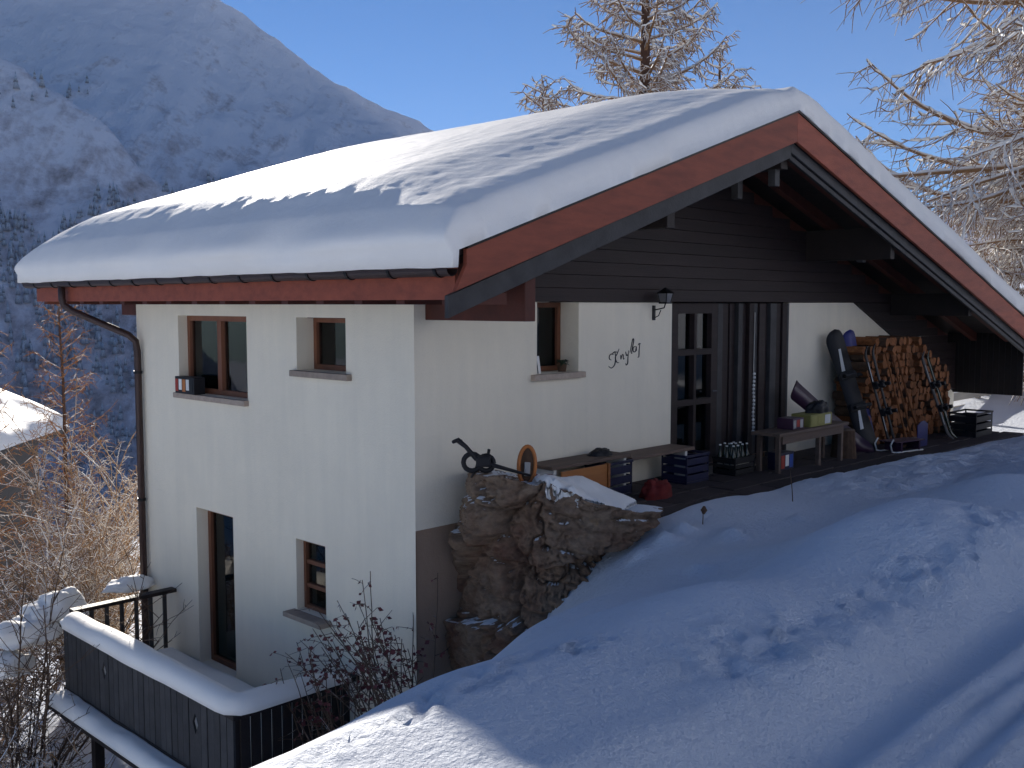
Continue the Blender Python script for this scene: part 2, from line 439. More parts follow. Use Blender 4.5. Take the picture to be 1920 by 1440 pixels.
# trodden snow between the bank and the porch, right side
trod = sstep(3.0, 5.0, GX)*sstep(-3.9, -3.2, GY)*(1-sstep(-1.9, -1.6, GY))*near
GZ = GZ + trod*(0.085*fbm(GX*3.2, GY*3.2, 0, 4, 12, 0.6))
# wheel and ski ruts along the track
for yc, w, dep in ((-5.78, 0.16, 0.075), (-6.08, 0.05, 0.05), (-6.20, 0.05, 0.045), (-6.42, 0.07, 0.06), (-6.66, 0.05, 0.05), (-7.35, 0.16, 0.05)):
    yy = GY - (yc + 0.05*np.sin(GX*0.55+yc))
    GZ = GZ - near*dep*np.exp(-(yy/w)**2) + near*dep*0.5*np.exp(-((np.abs(yy)-w*2)/(w*0.8))**2)
# animal and foot prints across the sunlit crest
prng = random.Random(5)
for k in range(26):
    t = k/25.0
    px_, py_ = -4.55 + 1.75*t + prng.uniform(-.04, .04), -4.86 + 0.16*t + prng.uniform(-.07, .07)
    d2 = ((GX-px_)/0.055)**2 + ((GY-py_)/0.04)**2
    GZ = GZ - 0.03*np.exp(-d2) + 0.010*np.exp(-(np.sqrt(d2)-1.7)**2*3)
# snow clods that rolled into the hollow
for (px_, py_, r_) in ((.35,-3.15,.10),(1.55,-2.7,.13),(1.75,-2.55,.08),(2.6,-2.8,.07),(1.2,-2.2,.16),(1.55,-2.15,.13),(.9,-2.15,.12)):
    d2 = ((GX-px_)**2 + (GY-py_)**2)/r_**2
    GZ = GZ + r_*0.75*np.exp(-d2*1.2)*(1+0.4*fbm(GX*12, GY*12, 0, 3, 8))
GZ = GZ - porch*0.10
gv = np.stack([GX, GY, GZ], -1).reshape(-1, 3)
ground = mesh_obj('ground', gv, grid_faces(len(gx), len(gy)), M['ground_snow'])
tag(ground, kind='structure')

# ------------------------------------------------------------------ mountain across the valley
U2 = np.array([math.sin(AZ), -math.cos(AZ)]); V2 = np.array([math.cos(AZ), math.sin(AZ)])
def uv2xy(u, v):
    return CAM.x + u*U2[0] + v*V2[0], CAM.y + u*U2[1] + v*V2[1]
def crest_h(u):
    return np.interp(u, [-2600, -1700, -1200, -900, -720, -590, -504, -437, -380, -323, -280, -228, -180, -144, -60, 40, 300, 900, 1600],
                        [380, 520, 575, 560, 546, 532, 522, 478, 436, 392, 372, 342, 327, 308, 270, 235, 190, 160, 200])
def mountain_h(u, v):
    base = -240.0
    v0 = 1800 + 0.12*u
    h = crest_h(u)
    t = np.clip((v-560)/(v0-560), 0, 1)
    up = base + (h-base)*(t**1.08)
    dn = h - 0.5*(v-v0)
    z = np.where(v < v0, up, dn)
    gul = fbm(u/150, v/520, 0, 5, 21, 0.55)
    rid = 1-np.abs(fbm(u/95+0.3*gul, v/340, 0, 5, 23, 0.55))*2
    env = np.clip(t*(1-t)*4, 0, 1)*np.where(v < v0, 1, 0.3)
    z = z + env*(38*gul + 22*rid) + 5*fbm(u/18, v/18, 0, 4, 25)*np.clip(t*3, 0, 1)
    # nearer forested spur falling to the right
    us = np.interp(v, [600, 1000, 1400, 1800], [-380, -400, -520, -700])
    sp = np.interp(u, [-1500, -900, -620, -477, -400, -322, -250, -150, 0, 400], [300, 280, 262, 222, 172, 112, 60, 0, -120, -240])
    ridge = sp - np.abs(v-1000)*np.where(v < 1000, 0.85, 0.45) + 26*fbm(u/70, v/90, 0, 5, 41)
    z = np.maximum(z, ridge)
    return z
mu = np.linspace(-1900, 1500, 380); mv = np.linspace(470, 2600, 300)
MU, MV = np.meshgrid(mu, mv, indexing='ij')
MZ = mountain_h(MU, MV)
MX, MY = uv2xy(MU, MV)

m, nt, N, L, p = new_mat('mountain_snow_and_rock')
tc = N.new('ShaderNodeTexCoord')
g = N.new('ShaderNodeNewGeometry')
sx = N.new('ShaderNodeSeparateXYZ'); L.new(g.outputs['Normal'], sx.inputs[0])
n1 = noise_node(N, L, 0.02, 9, 0.68, tc.outputs['Object'])
n2 = noise_node(N, L, 0.09, 8, 0.75, tc.outputs['Object'])
sp = N.new('ShaderNodeSeparateXYZ'); L.new(tc.outputs['Object'], sp.inputs[0])
hz = N.new('ShaderNodeMapRange'); hz.inputs['From Min'].default_value = -100; hz.inputs['From Max'].default_value = 420
hz.inputs['To Min'].default_value = 0.14; hz.inputs['To Max'].default_value = -0.03
L.new(sp.outputs[2], hz.inputs[0])
mpm = N.new('ShaderNodeMapping'); mpm.vector_type = 'TEXTURE'; mpm.inputs['Rotation'].default_value = (0, 0, AZ - R(90)); mpm.inputs['Scale'].default_value = (22, 130, 60)
L.new(tc.outputs['Object'], mpm.inputs[0])
n7 = noise_node(N, L, 1.0, 9, 0.66, mpm.outputs[0], 0.6)
av = N.new('ShaderNodeMix'); av.data_type = 'FLOAT'; av.inputs[0].default_value = 0.55; L.new(n2.outputs[0], av.inputs[2]); L.new(n7.outputs[0], av.inputs[3])
a1 = N.new('ShaderNodeMath'); a1.operation = 'ADD'; L.new(av.outputs[0], a1.inputs[0]); L.new(hz.outputs[0], a1.inputs[1])
a2 = N.new('ShaderNodeMath'); a2.operation = 'MULTIPLY_ADD'; L.new(n1.outputs[0], a2.inputs[0]); a2.inputs[1].default_value = 0.55; L.new(a1.outputs[0], a2.inputs[2])
a3 = N.new('ShaderNodeMath'); a3.operation = 'MULTIPLY_ADD'; L.new(sx.outputs[2], a3.inputs[0]); a3.inputs[1].default_value = -0.22; L.new(a2.outputs[0], a3.inputs[2])
rr = ramp(N, L, a3.outputs[0], [(0.64, (0.92, 0.88, 0.90)), (0.77, (0.60, 0.54, 0.55)), (0.90, (0.22, 0.18, 0.17))])
L.new(rr.outputs[0], p.inputs['Base Color'])
p.inputs['Roughness'].default_value = 0.9; p.inputs['Specular IOR Level'].default_value = 0.05
bb = N.new('ShaderNodeBump'); bb.inputs['Strength'].default_value = 0.9; bb.inputs['Distance'].default_value = 9.0
L.new(av.outputs[0], bb.inputs['Height']); L.new(bb.outputs[0], p.inputs['Normal'])
M['mountain'] = m
mountain = mesh_obj('mountain', np.stack([MX, MY, MZ], -1).reshape(-1, 3), grid_faces(len(mu), len(mv)), M['mountain'])
tag(mountain, kind='structure')

# conifer wood on the far slopes: one mass nobody could count
nr = np.random.RandomState(3)
def cones(u, v, z, h, r, seg=5):
    n = len(u); x, y = uv2xy(u, v)
    a = np.linspace(0, 2*math.pi, seg, endpoint=False)[None, :] + nr.rand(n, 1)*6
    V = np.zeros((n, 2*seg+2, 3))
    V[:, :seg, 0] = x[:, None] + np.cos(a)*r[:, None]; V[:, :seg, 1] = y[:, None] + np.sin(a)*r[:, None]; V[:, :seg, 2] = (z + h*0.10)[:, None]
    V[:, seg] = np.stack([x, y, z+h*0.72], -1)
    V[:, seg+1:2*seg+1, 0] = x[:, None] + np.cos(a+.6)*r[:, None]*.62; V[:, seg+1:2*seg+1, 1] = y[:, None] + np.sin(a+.6)*r[:, None]*.62; V[:, seg+1:2*seg+1, 2] = (z + h*0.45)[:, None]
    V[:, 2*seg+1] = np.stack([x, y, z+h], -1)
    f = [(k, (k+1) % seg, seg) for k in range(seg)] + [(seg+1+k, seg+1+(k+1) % seg, 2*seg+1) for k in range(seg)]
    F = (np.arange(n)[:, None, None]*(2*seg+2) + np.array(f)[None]).reshape(-1, 3)
    return V.reshape(-1, 3), F
cu = nr.uniform(-1000, 150, 60000); cv = nr.uniform(520, 1500, 60000)
cz = mountain_h(cu, cv)
dens = np.clip(0.55 + 0.9*fbm(cu/70, cv/70, 0, 4, 51) - np.clip((cz+20)/240, 0, 1)*0.95, 0, 1)
keep = nr.rand(60000) < dens*0.85
cu, cv, cz = cu[keep], cv[keep], cz[keep]
hh = nr.uniform(9, 20, len(cu))
V_, F_ = cones(cu, cv, cz-1, hh, hh*nr.uniform(.13, .2, len(cu)))
M['far_conifer'] = frosted('far_conifer', (0.075, 0.065, 0.060), (0.035, 0.032, 0.034), 0.6, 0.2, 0.1, 0.9)
forest = mesh_obj('conifer_forest', V_, F_, M['far_conifer'], None, False)
tag(forest, 'dark snow dusted conifer forest on the shaded mountainside across the valley', 'forest', kind='stuff')

# ------------------------------------------------------------------ the chalet
chalet = thing('chalet', 'white plastered chalet with dark timber gable and thick snow on its roof', 'house', (0, 0, 0))
PA = lambda a, z, d: (d, a, z)        # eave wall, plane x = 0, inside is +x
PB = lambda a, z, d: (a, d, z)        # gable wall, plane y = 0, inside is +y
def wall_with_openings(P, a0, a1, z0, z1, ops, mb, step=0.6):
    A = sorted(set([a0, a1] + [v for o in ops for v in o[:2]])); Zs = sorted(set([z0, z1] + [v for o in ops for v in o[2:4]]))
    for i in range(len(A)-1):
        for j in range(len(Zs)-1):
            ca, cz = (A[i]+A[i+1])/2, (Zs[j]+Zs[j+1])/2
            if any(o[0] < ca < o[1] and o[2] < cz < o[3] for o in ops): continue
            mb.quad(P(A[i], Zs[j], 0), P(A[i+1], Zs[j], 0), P(A[i+1], Zs[j+1], 0), P(A[i], Zs[j+1], 0))
    for (b0, b1, c0, c1, d) in ops:
        mb.quad(P(b0, c0, 0), P(b0, c1, 0), P(b0, c1, d), P(b0, c0, d), 1)
        mb.quad(P(b1, c0, 0), P(b1, c1, 0), P(b1, c1, d), P(b1, c0, d), 1)
        mb.quad(P(b0, c1, 0), P(b1, c1, 0), P(b1, c1, d), P(b0, c1, d), 1)
        mb.quad(P(b0, c0, 0), P(b1, c0, 0), P(b1, c0, d), P(b0, c0, d), 1)

ROOF_L, ROOF_R, RX, RZ = 0.3364, 0.3007, 4.75, 4.45
def roof_top(x): return RZ - (ROOF_L*(RX-x) if x < RX else ROOF_R*(x-RX))
Y0, Y1 = -1.50, 7.75
XE, XR = -0.75, 14.3

opsA = [(3.12, 4.82, 0.98, 2.00, 0.20), (1.13, 2.06, 1.40, 2.00, 0.30), (3.53, 4.45, -2.62, -0.52, 0.23), (1.56, 2.14, -1.40, -0.56, 0.17)]
opsB = [(1.80, 2.52, 1.36, 2.17, 0.35), (4.39, 7.44, -0.14, 2.17, 0.10)]
w = MB(); wall_with_openings(PA, 0, 6.02, -4.6, 2.52, opsA, w)
w.quad((0, 6.02, -4.6), (14.1, 6.02, -4.6), (14.1, 6.02, 2.52), (0, 6.02, 2.52))
w.build('wall', [M['plaster'], M['plaster']], chalet)
w = MB(); wall_with_openings(PB, 0, 9.57, -0.05, 2.17, opsB, w)
w.poly([(9.57, 0, -0.6), (14.1, 0, -0.6), (14.1, 0, 0.39), (9.57, 0, 2.17)])
w.quad((0, 0, 2.17), (2.0, 0, 2.17), (2.0, 0, 2.9), (0, 0, 2.4))
w.quad((14.1, 0, -0.6), (14.1, 6.02, -0.6), (14.1, 6.02, 1.3), (14.1, 0, 1.3))
w.build('wall', [M['plaster'], M['plaster']], chalet)
# lower brown plinth set back under the gable wall, with the plaster's underside
w = MB(); w.quad((0.06, 0.05, -4.6), (14, 0.05, -4.6), (14, 0.05, -0.05), (0.06, 0.05, -0.05)); w.quad((0, 0, -0.05), (14, 0, -0.05), (14, 0.05, -0.05), (0, 0.05, -0.05))
w.quad((0.0, 0.0, -4.6), (0.0, 0.0, -0.05), (0.06, 0.05, -0.05), (0.06, 0.05, -4.6))
o = w.build('plinth_wall', M['brown_plaster'], chalet); o['label'] = 'brown rendered plinth under the gable wall'
# inner rooms
w = MB()
for (x0, x1, y0, y1, z0, z1) in ((0.45, 4.0, 0.5, 5.9, -2.7, -0.3), (0.45, 4.2, 0.5, 5.9, 0.0, 2.4)):
    w.quad((x1, y0, z0), (x1, y1, z0), (x1, y1, z1), (x1, y0, z1)); w.quad((x0, y0, z0), (x1, y0, z0), (x1, y1, z0), (x0, y1, z0))
    w.quad((x0, y0, z1), (x1, y0, z1), (x1, y1, z1), (x0, y1, z1)); w.quad((x0, y1, z0), (x1, y1, z0), (x1, y1, z1), (x0, y1, z1))
w.build('inner_wall', M['interior'], chalet)

def window(P, a0, a1, z0, z1, d, cols=2, rows=1, fw=0.06, curtain=(0.0, 0.35), sill=True, sill_out=0.07, sill_h=0.07, label=None, sill_ext=0.10, curtains=None):
    t = bpy.data.objects.new('window', None); col.objects.link(t); t.parent = chalet; t.empty_display_size = 0.1
    if label: t['label'] = label
    def bx(n, m, b0, b1, c0, c1, d0, d1, par=t, bev=0.004):
        mb = MB(); p0 = P(b0, c0, d0); p1 = P(b1, c1, d1)
        mb.box(min(p0[0], p1[0]), max(p0[0], p1[0]), min(p0[1], p1[1]), max(p0[1], p1[1]), c0, c1)
        return mb.build(n, m, par, bevel=bev)
    # frame
    mb = MB()
    def fb(b0, b1, c0, c1, d0=d-0.07, d1=d+0.02):
        p0 = P(b0, c0, d0); p1 = P(b1, c1, d1)
        mb.box(min(p0[0], p1[0]), max(p0[0], p1[0]), min(p0[1], p1[1]), max(p0[1], p1[1]), c0, c1)
    e = 0.002
    fb(a0+e, a0+fw, z0+e, z1-e); fb(a1-fw, a1-e, z0+e, z1-e); fb(a0+fw, a1-fw, z1-fw, z1-e); fb(a0+fw, a1-fw, z0+e, z0+fw)
    for k in range(1, cols):
        c = a0 + (a1-a0)*k/cols; fb(c-fw*0.7, c+fw*0.7, z0+fw, z1-fw, d-0.085, d+0.02)
    for k in range(1, rows):
        c = z0 + (z1-z0)*k/rows; fb(a0+fw, a1-fw, c-0.025, c+0.025, d-0.06, d+0.015)
    mb.build('frame', M['window_wood'], t, bevel=0.004)
    # panes
    for k in range(cols):
        for r in range(rows):
            b0 = a0+fw + (a1-a0-2*fw)*k/cols; b1 = a0+fw + (a1-a0-2*fw)*(k+1)/cols
            c0 = z0+fw + (z1-z0-2*fw)*r/rows; c1 = z0+fw + (z1-z0-2*fw)*(r+1)/rows
            bx('pane', M['glass'], b0, b1, c0, c1, d-0.03, d-0.022, bev=0)
    # curtains, gathered cloth
    for (f0, f1) in (curtains if curtains is not None else [curtain]):
        if f1 <= f0: continue
        mb = MB(); n = 40; prev = None
        for k in range(n+1):
            s = k/n; a = a0 + (a1-a0)*(f0 + (f1-f0)*s); dd = d + 0.10 + 0.028*math.sin(s*26) + 0.012*math.sin(s*61)
            cur = (P(a, z0+0.02, dd), P(a, z1, dd))
            if prev: mb.quad(prev[0], cur[0], cur[1], prev[1])
            prev = cur
        mb.build('curtain', M['curtain'], t, smooth=True)
    if sill:
        bx('sill', M['stone_sill'], a0-sill_ext, a1+0.06, z0-sill_h, z0-0.001, -sill_out, d-0.07, bev=0.008)
    return t
window(PA, 3.12, 4.82, 0.98, 2.0, 0.20, 2, 1, 0.07, sill_ext=0.02, curtains=[(0.0, 0.06), (0.56, 0.93)], label='two-leaf timber window above a carton on the sill')
window(PA, 1.13, 2.06, 1.40, 2.0, 0.30, 1, 1, 0.06, curtains=[(0.35, 0.75)], label='small timber window under the eaves')
window(PA, 1.56, 2.14, -1.40, -0.56, 0.17, 1, 3, 0.05, curtains=[(0.35, 0.95)], sill_h=0.06, sill_out=0.16, label='narrow timber window on the lower storey')
window(PB, 1.80, 2.52, 1.36, 2.17, 0.35, 1, 1, 0.06, curtains=[(0.0, 0.12)], label='window beside the painted house name')
# terrace door to the balcony
window(PA, 3.53, 4.45, -2.62, -0.52, 0.23, 1, 1, 0.075, curtains=[(0.70, 1.0)], sill=True, sill_h=0.05, sill_out=0.02, sill_ext=0.0, label='tall glazed balcony door')

# --- timber gable above the plaster
siding = bpy.data.objects.new('gable_siding', None); col.objects.link(siding); siding.parent = chalet; siding.empty_display_size = 0.1
ph = 0.155; z = 2.17; k = 0
while z < 4.2:
    z2 = min(z+ph, 4.2)
    xl = max(0.05, RX - (RZ-0.25-z2)/ROOF_L + 0.05); xr = RX + (RZ-0.25-z2)/ROOF_R - 0.05
    xr = min(xr, 14.0)
    if z < 2.17+2*ph: xl = max(xl, 1.0)
    if xr-xl > 0.1:
        mb = MB(); mb.prism([(-0.035, z+0.004), (-0.050, z+0.012), (-0.040, z2+0.004), (0.03, z2+0.004), (0.03, z+0.004)], 'x', xl, xr)
        mb.build('plank', M['siding'], siding)
    z = z2
# boarded fill under the long right slope
lo = lambda x: 2.17 - (x-9.57)*(2.17-0.39)/(14.1-9.57)
z = 2.17; k = 0
for i in range(14):
    z1 = 2.165 - i*ph; z0 = z1-ph+0.006
    x0 = max(9.57, 9.57 + (2.17-z1)/(2.17-0.39)*4.53); xe = min(14.0, RX + (RZ-0.25-z1)/ROOF_R)
    if xe-x0 < 0.2 or z0 < 0.3: break
    mb = MB(); mb.prism([(x0, z1), (x0 + (z1-z0)*4.53/1.78, z0), (xe, z0), (xe, z1)], 'y', -0.045, 0.02); mb.build('plank', M['siding'], siding)
# dark board wall closing the low eave on the right
sw = bpy.data.objects.new('side_boarding', None); col.objects.link(sw); sw.parent = chalet; sw.empty_display_size = 0.1
for i in range(13):
    y0 = -1.30 + i*0.11
    MB().box(14.02, 14.06, y0, y0+0.104, 0.40, 1.62).build('board', M['dark_wood'], sw)

# --- roof structure
roof = bpy.data.objects.new('roof', None); col.objects.link(roof); roof.parent = chalet; roof.empty_display_size = 0.1
# sheathing, left and right, seen from below as boards running along the ridge
nb = 24
for side in (0, 1):
    xa, xb = (XE, RX) if side == 0 else (RX, XR)
    n = 26 if side == 0 else 44
    for i in range(n):
        x0 = xa + (xb-xa)*i/n; x1 = xa + (xb-xa)*(i+1)/n
        g = 0.004
        mb = MB(); zt0, zt1 = roof_top(x0)-0.05, roof_top(x1)-0.05
        mb.prism([(x0+g, zt0-0.03), (x1-g, zt1-0.03), (x1-g, zt1), (x0+g, zt0)], 'y', Y0+0.09, Y1-0.05)
        mb.build('roof_board', M['dark_wood'], roof)
# tile layer hidden under the snow
mb = MB(); mb.prism([(XE-0.08, roof_top(XE-0.08)-0.045), (RX, RZ-0.045), (XR+0.05, roof_top(XR+0.05)-0.045), (XR+0.05, roof_top(XR+0.05)-0.005), (RX, RZ-0.005), (XE-0.08, roof_top(XE-0.08)-0.005)], 'y', Y0+0.02, Y1)
mb.build('roofing', M['gutter'], roof)
# rafters
def rafter(y, side, m, wd=0.10, dep=0.15):
    xa, xb = (XE+0.04, RX-0.02) if side == 0 else (RX+0.02, XR-0.05)
    z0, z1 = roof_top(xa)-0.082, roof_top(xb)-0.082
    MB().prism([(xa, z0-dep), (xb, z1-dep), (xb, z1), (xa, z0)], 'y', y-wd/2, y+wd/2).build('rafter', m, roof)
y = -1.0
while y < 7.6:
    rafter(y, 0, M['rafter']); 
    if y < 3.5: rafter(y, 1, M['rafter'])
    y += 0.62
# bargeboards: red on top, dark stained below and set back
def barge(side, top, bot, y0, y1, m, name, xa=None, xb=None):
    if side == 0: xa = XE-0.06 if xa is None else xa; xb = RX
    else: xa = RX; xb = XR+0.1 if xb is None else xb
    MB().prism([(xa, roof_top(xa)+bot), (xb, roof_top(xb)+bot), (xb, roof_top(xb)+top), (xa, roof_top(xa)+top)], 'y', y0, y1).build(name, m, roof, bevel=0.006)
# left red board has a slanting cut end
xa = XE+0.02
MB().prism([(xa-0.13, roof_top(xa-0.13)-0.31), (RX, RZ-0.35), (RX, RZ+0.0), (xa, roof_top(xa)+0.0), (xa, roof_top(xa)-0.13)], 'y', Y0-0.045, Y0).build('bargeboard', M['red_wood'], roof, bevel=0.005)
barge(1, 0.0, -0.35, Y0-0.045, Y0, M['red_wood'], 'bargeboard')
barge(0, -0.34, -0.53, Y0+0.03, Y0+0.08, M['grey_wood'], 'inner_bargeboard', XE-0.12)
barge(1, -0.34, -0.47, Y0+0.03, Y0+0.08, M['grey_wood'], 'inner_bargeboard')
barge(1, -0.49, -0.55, Y0+0.05, Y0+0.09, M['grey_wood'], 'inner_bargeboard')
# little metal capping along the top of the red boards
def cap(xa, xb): MB().prism([(xa, roof_top(xa)+0.002), (xb, roof_top(xb)+0.002), (xb, roof_top(xb)+0.026), (xa, roof_top(xa)+0.026)], 'y', Y0-0.06, Y0+0.02).build('verge_capping', M['black'], roof)
cap(XE+0.02, RX); cap(RX, XR+0.1)
# purlins along the house
for (x, w_, top, bot, m) in ((0.22, 0.14, None, 1.99, 'rafter'), (RX, 0.16, RZ-0.36, RZ-0.66, 'dark_wood'), (2.4, 0.14, None, 2.95, 'dark_wood'), (7.9, 0.14, None, 2.80, 'dark_wood'), (11.0, 0.14, None, 1.95, 'dark_wood')):
    t = top if top else roof_top(x)-0.24
    MB().box(x-w_/2, x+w_/2, Y0+0.12, 6.8, bot, t).build('purlin', M[m], roof, bevel=0.008)
# king-post stubs and hanging brackets under the verge
for (x, y, zt, zb) in ((RX-0.02, Y0+0.25, RZ-0.5, RZ-0.86), (RX-0.05, Y0+0.75, RZ-0.62, RZ-0.98), (7.95, Y0+0.22, roof_top(7.95)-0.35, roof_top(7.95)-0.66), (7.95, Y0+0.62, roof_top(7.95)-0.4, roof_top(7.95)-0.72)):
    MB().box(x-0.055, x+0.055, y-0.05, y+0.05, zb, zt).build('hanging_post', M['grey_wood'], roof, bevel=0.006)
# eave: red fascia, gutter on brackets
MB().box(XE+0.02, XE+0.055, Y0+0.10, Y1-0.1, 2.185, 2.50).build('fascia', M['red_wood'], roof, bevel=0.004)
y = -1.25
while y < 7.6:
    MB().box(XE+0.06, -0.02, y-0.06, y+0.06, 2.145, 2.25).build('rafter_tail', M['rafter'], roof); y += 0.62
gut = bpy.data.objects.new('gutter', None); col.objects.link(gut); gut.parent = chalet; gut.empty_display_size = 0.1
mb = MB(); n = 10; rg = 0.065; cx, cz = XE-0.06, 2.445
prof = [(cx+rg*math.cos(math.pi+math.pi*k/n), cz+rg*math.sin(math.pi+math.pi*k/n)) for k in range(n+1)]
prof += [(cx+(rg-0.006)*math.cos(2*math.pi-math.pi*k/n), cz+(rg-0.006)*math.sin(2*math.pi-math.pi*k/n)) for k in range(n+1)]
mb.prism(prof, 'y', Y0+0.05, Y1+0.05); mb.build('trough', M['gutter'], gut)
mb = MB(); mb.tube([(cx-rg, Y0+0.05, cz+0.005), (cx-rg, Y1+0.05, cz+0.005)], 0.010, 6); mb.build('gutter_bead', M['gutter'], gut)
y = Y0+0.2; first = None
while y < Y1:
    if first is None:
        mb = MB()
        pr_ = [(cx+(rg+0.010)*math.cos(math.pi+math.pi*k/n), cz+(rg+0.010)*math.sin(math.pi+math.pi*k/n)) for k in range(n+1)] + [(cx+(rg+0.001)*math.cos(2*math.pi-math.pi*k/n), cz+(rg+0.001)*math.sin(2*math.pi-math.pi*k/n)) for k in range(n+1)]
        mb.prism(pr_, 'y', -0.018, 0.018); mb.box(cx+rg, XE+0.02, -0.016, 0.016, cz-0.06, cz-0.02)
        first = mb.build('bracket', M['black'], gut, loc=(0, y, 0))
    else: copy_of(first, gut, loc=(0, y, 0))
    y += 0.62
# downpipe
dp = MB(); dp.tube([(cx, 6.55, 2.40), (cx, 6.55, 2.22), (cx+0.02, 6.53, 2.13), (cx+0.10, 6.45, 2.05), (-0.16, 5.93, 1.72), (-0.09, 5.87, 1.63), (-0.075, 5.86, 1.50), (-0.075, 5.86, -4.3)], 0.048, 10)
dpo = dp.build('downpipe', M['pipe'], chalet, smooth=True)
for zc in (1.2, -0.6, -1.9): MB().tube([(-0.075, 5.86, zc-0.02), (-0.075, 5.86, zc+0.02)], 0.058, 10).build('pipe_clip', M['black'], dpo)

# --- entrance: glazed door and boarded side panel
def part_empty(name, parent): 
    e = bpy.data.objects.new(name, None); col.objects.link(e); e.parent = parent; e.empty_display_size = 0.1; return e
door = part_empty('door', chalet); door['label'] = 'dark timber entrance door with six panes'
mb = MB(); D0, D1 = 0.10, 0.16
for (b0, b1, c0, c1) in ((4.40, 4.60, -0.13, 2.16), (5.40, 5.55, -0.13, 2.16), (4.60, 5.40, 2.02, 2.16), (4.60, 5.40, -0.13, 0.12), (4.98, 5.04, 0.12, 2.02), (4.60, 4.98, 1.46, 1.54), (5.04, 5.40, 1.46, 1.54), (4.60, 4.98, 0.78, 0.86), (5.04, 5.40, 0.78, 0.86)):
    mb.box(b0, b1, D0-0.055, D1, c0, c1)
mb.build('door_frame', M['siding'], door, bevel=0.004)
for (b0, b1) in ((4.60, 4.98), (5.04, 5.40)):
    for (c0, c1) in ((0.12, 0.78), (0.86, 1.46), (1.54, 2.02)):
        MB().box(b0, b1, D0+0.02, D0+0.026, c0, c1).build('pane', M['glass'], door)
        mb = MB(); n = 16; prev = None
        for k in range(n+1):
            s = k/n; a = b0+0.03+(b1-b0-0.06)*s; dd = D0+0.09+0.018*math.sin(s*21)
            cur = ((a, dd, c0), (a, dd, c1))
            if prev: mb.quad(prev[0], cur[0], cur[1], prev[1])
            prev = cur
        mb.build('curtain', M['interior'], door, smooth=True)
mb = MB(); mb.tube([(5.46, D0-0.06, 0.95), (5.46, D0-0.11, 0.95), (5.36, D0-0.11, 0.95)], 0.012, 6); mb.build('handle', M['lamp_glass'], door)
pan = part_empty('entrance_panel', chalet)
x = 5.56; i = 0; rp = random.Random(4)
while x < 7.40:
    wd = rp.uniform(0.12, 0.19); x1 = min(x+wd, 7.435); dd = rp.choice((0.0, 0.03, 0.06, -0.02))
    MB().box(x, x1-0.008, D0-0.05-dd, D0+0.05, -0.13, 2.16).build('board', M['siding'] if i % 3 else M['grey_wood'], pan, bevel=0.006)
    x = x1; i += 1
MB().box(4.41, 7.43, 0.20, 0.24, -0.13, 2.16).build('backing', M['interior'], pan)
MB().box(4.3, 5.9, -0.42, -0.02, -0.22, -0.08).build('doorstep', M['stone_sill'], chalet, bevel=0.01)

# --- painted house name, strokes of a brush on the gable wall (metres on the wall: x, z)
lett = part_empty('house_name', chalet); lett['label'] = 'house name painted in black script on the gable wall'
ZX = lambda a: 2.75 + a/12.0*0.01065     # measured from a close view of the lettering
ZZ = lambda a, b: 1.937 - (b/12.0)*0.0063
strokes = [[(500,690),(522,800),(515,950),(490,1030),(430,1078),(370,1030)], [(480,765),(430,750),(388,790),(386,860),(430,892)], [(440,772),(490,712),(565,715)],
 [(600,640),(560,745),(518,845),(555,955),(600,962)], [(632,785),(642,885),(662,800),(690,782),(700,885),(722,870)], [(745,715),(770,805),(800,780)],
 [(812,690),(800,860),(795,990),(765,1032),(748,990)], [(845,740),(868,620),(905,430),(928,470),(880,745),(900,752)], [(985,600),(925,622),(918,715),(970,722),(990,610),(1000,715)],
 [(1030,575),(1050,545),(1088,540)], [(1072,535),(1056,700),(1050,850),(1022,862)]]
for s in strokes:
    pts = [(ZX(a), -0.004, ZZ(a, b)) for a, b in s]
    v = [Vector(p) for p in pts]; sm = []
    for i in range(len(v)-1):
        p0 = v[max(i-1, 0)]; p1 = v[i]; p2 = v[i+1]; p3 = v[min(i+2, len(v)-1)]
        for k in range(6):
            t = k/6; sm.append(0.5*((2*p1) + (-p0+p2)*t + (2*p0-5*p1+4*p2-p3)*t*t + (-p0+3*p1-3*p2+p3)*t**3))
    sm.append(v[-1])
    n = len(sm)
    MB().tube(sm, [0.0035+0.0038*math.sin(math.pi*k/(n-1)) for k in range(n)], 5).build('letter_stroke', M['ink'], lett)

# --- balcony on the lower storey
balc = part_empty('balcony', chalet); balc['label'] = 'dark timber balcony with diamond cut-outs on the lower storey'
BX, BY0, BY1, BZF, BZT = -1.5, 0.99, 5.10, -2.66, -1.90
for i in range(12):
    x0 = BX+0.02 + i*0.122
    if x0+0.118 > -0.005: break
    MB().box(x0, x0+0.118, BY0+0.02, BY1-0.02, BZF-0.05, BZF).build('floor_plank', M['grey_wood'], balc)
MB().box(BX-0.03, BX+0.06, BY0-0.03, BY1+0.03, BZF-0.22, BZF-0.052).build('edge_beam', M['dark_wood'], balc, bevel=0.006)
for yb in (1.3, 2.9, 4.7): MB().box(BX, 0.0, yb-0.06, yb+0.06, BZF-0.21, BZF-0.055).build('joist', M['dark_wood'], balc)
rb = random.Random(9)
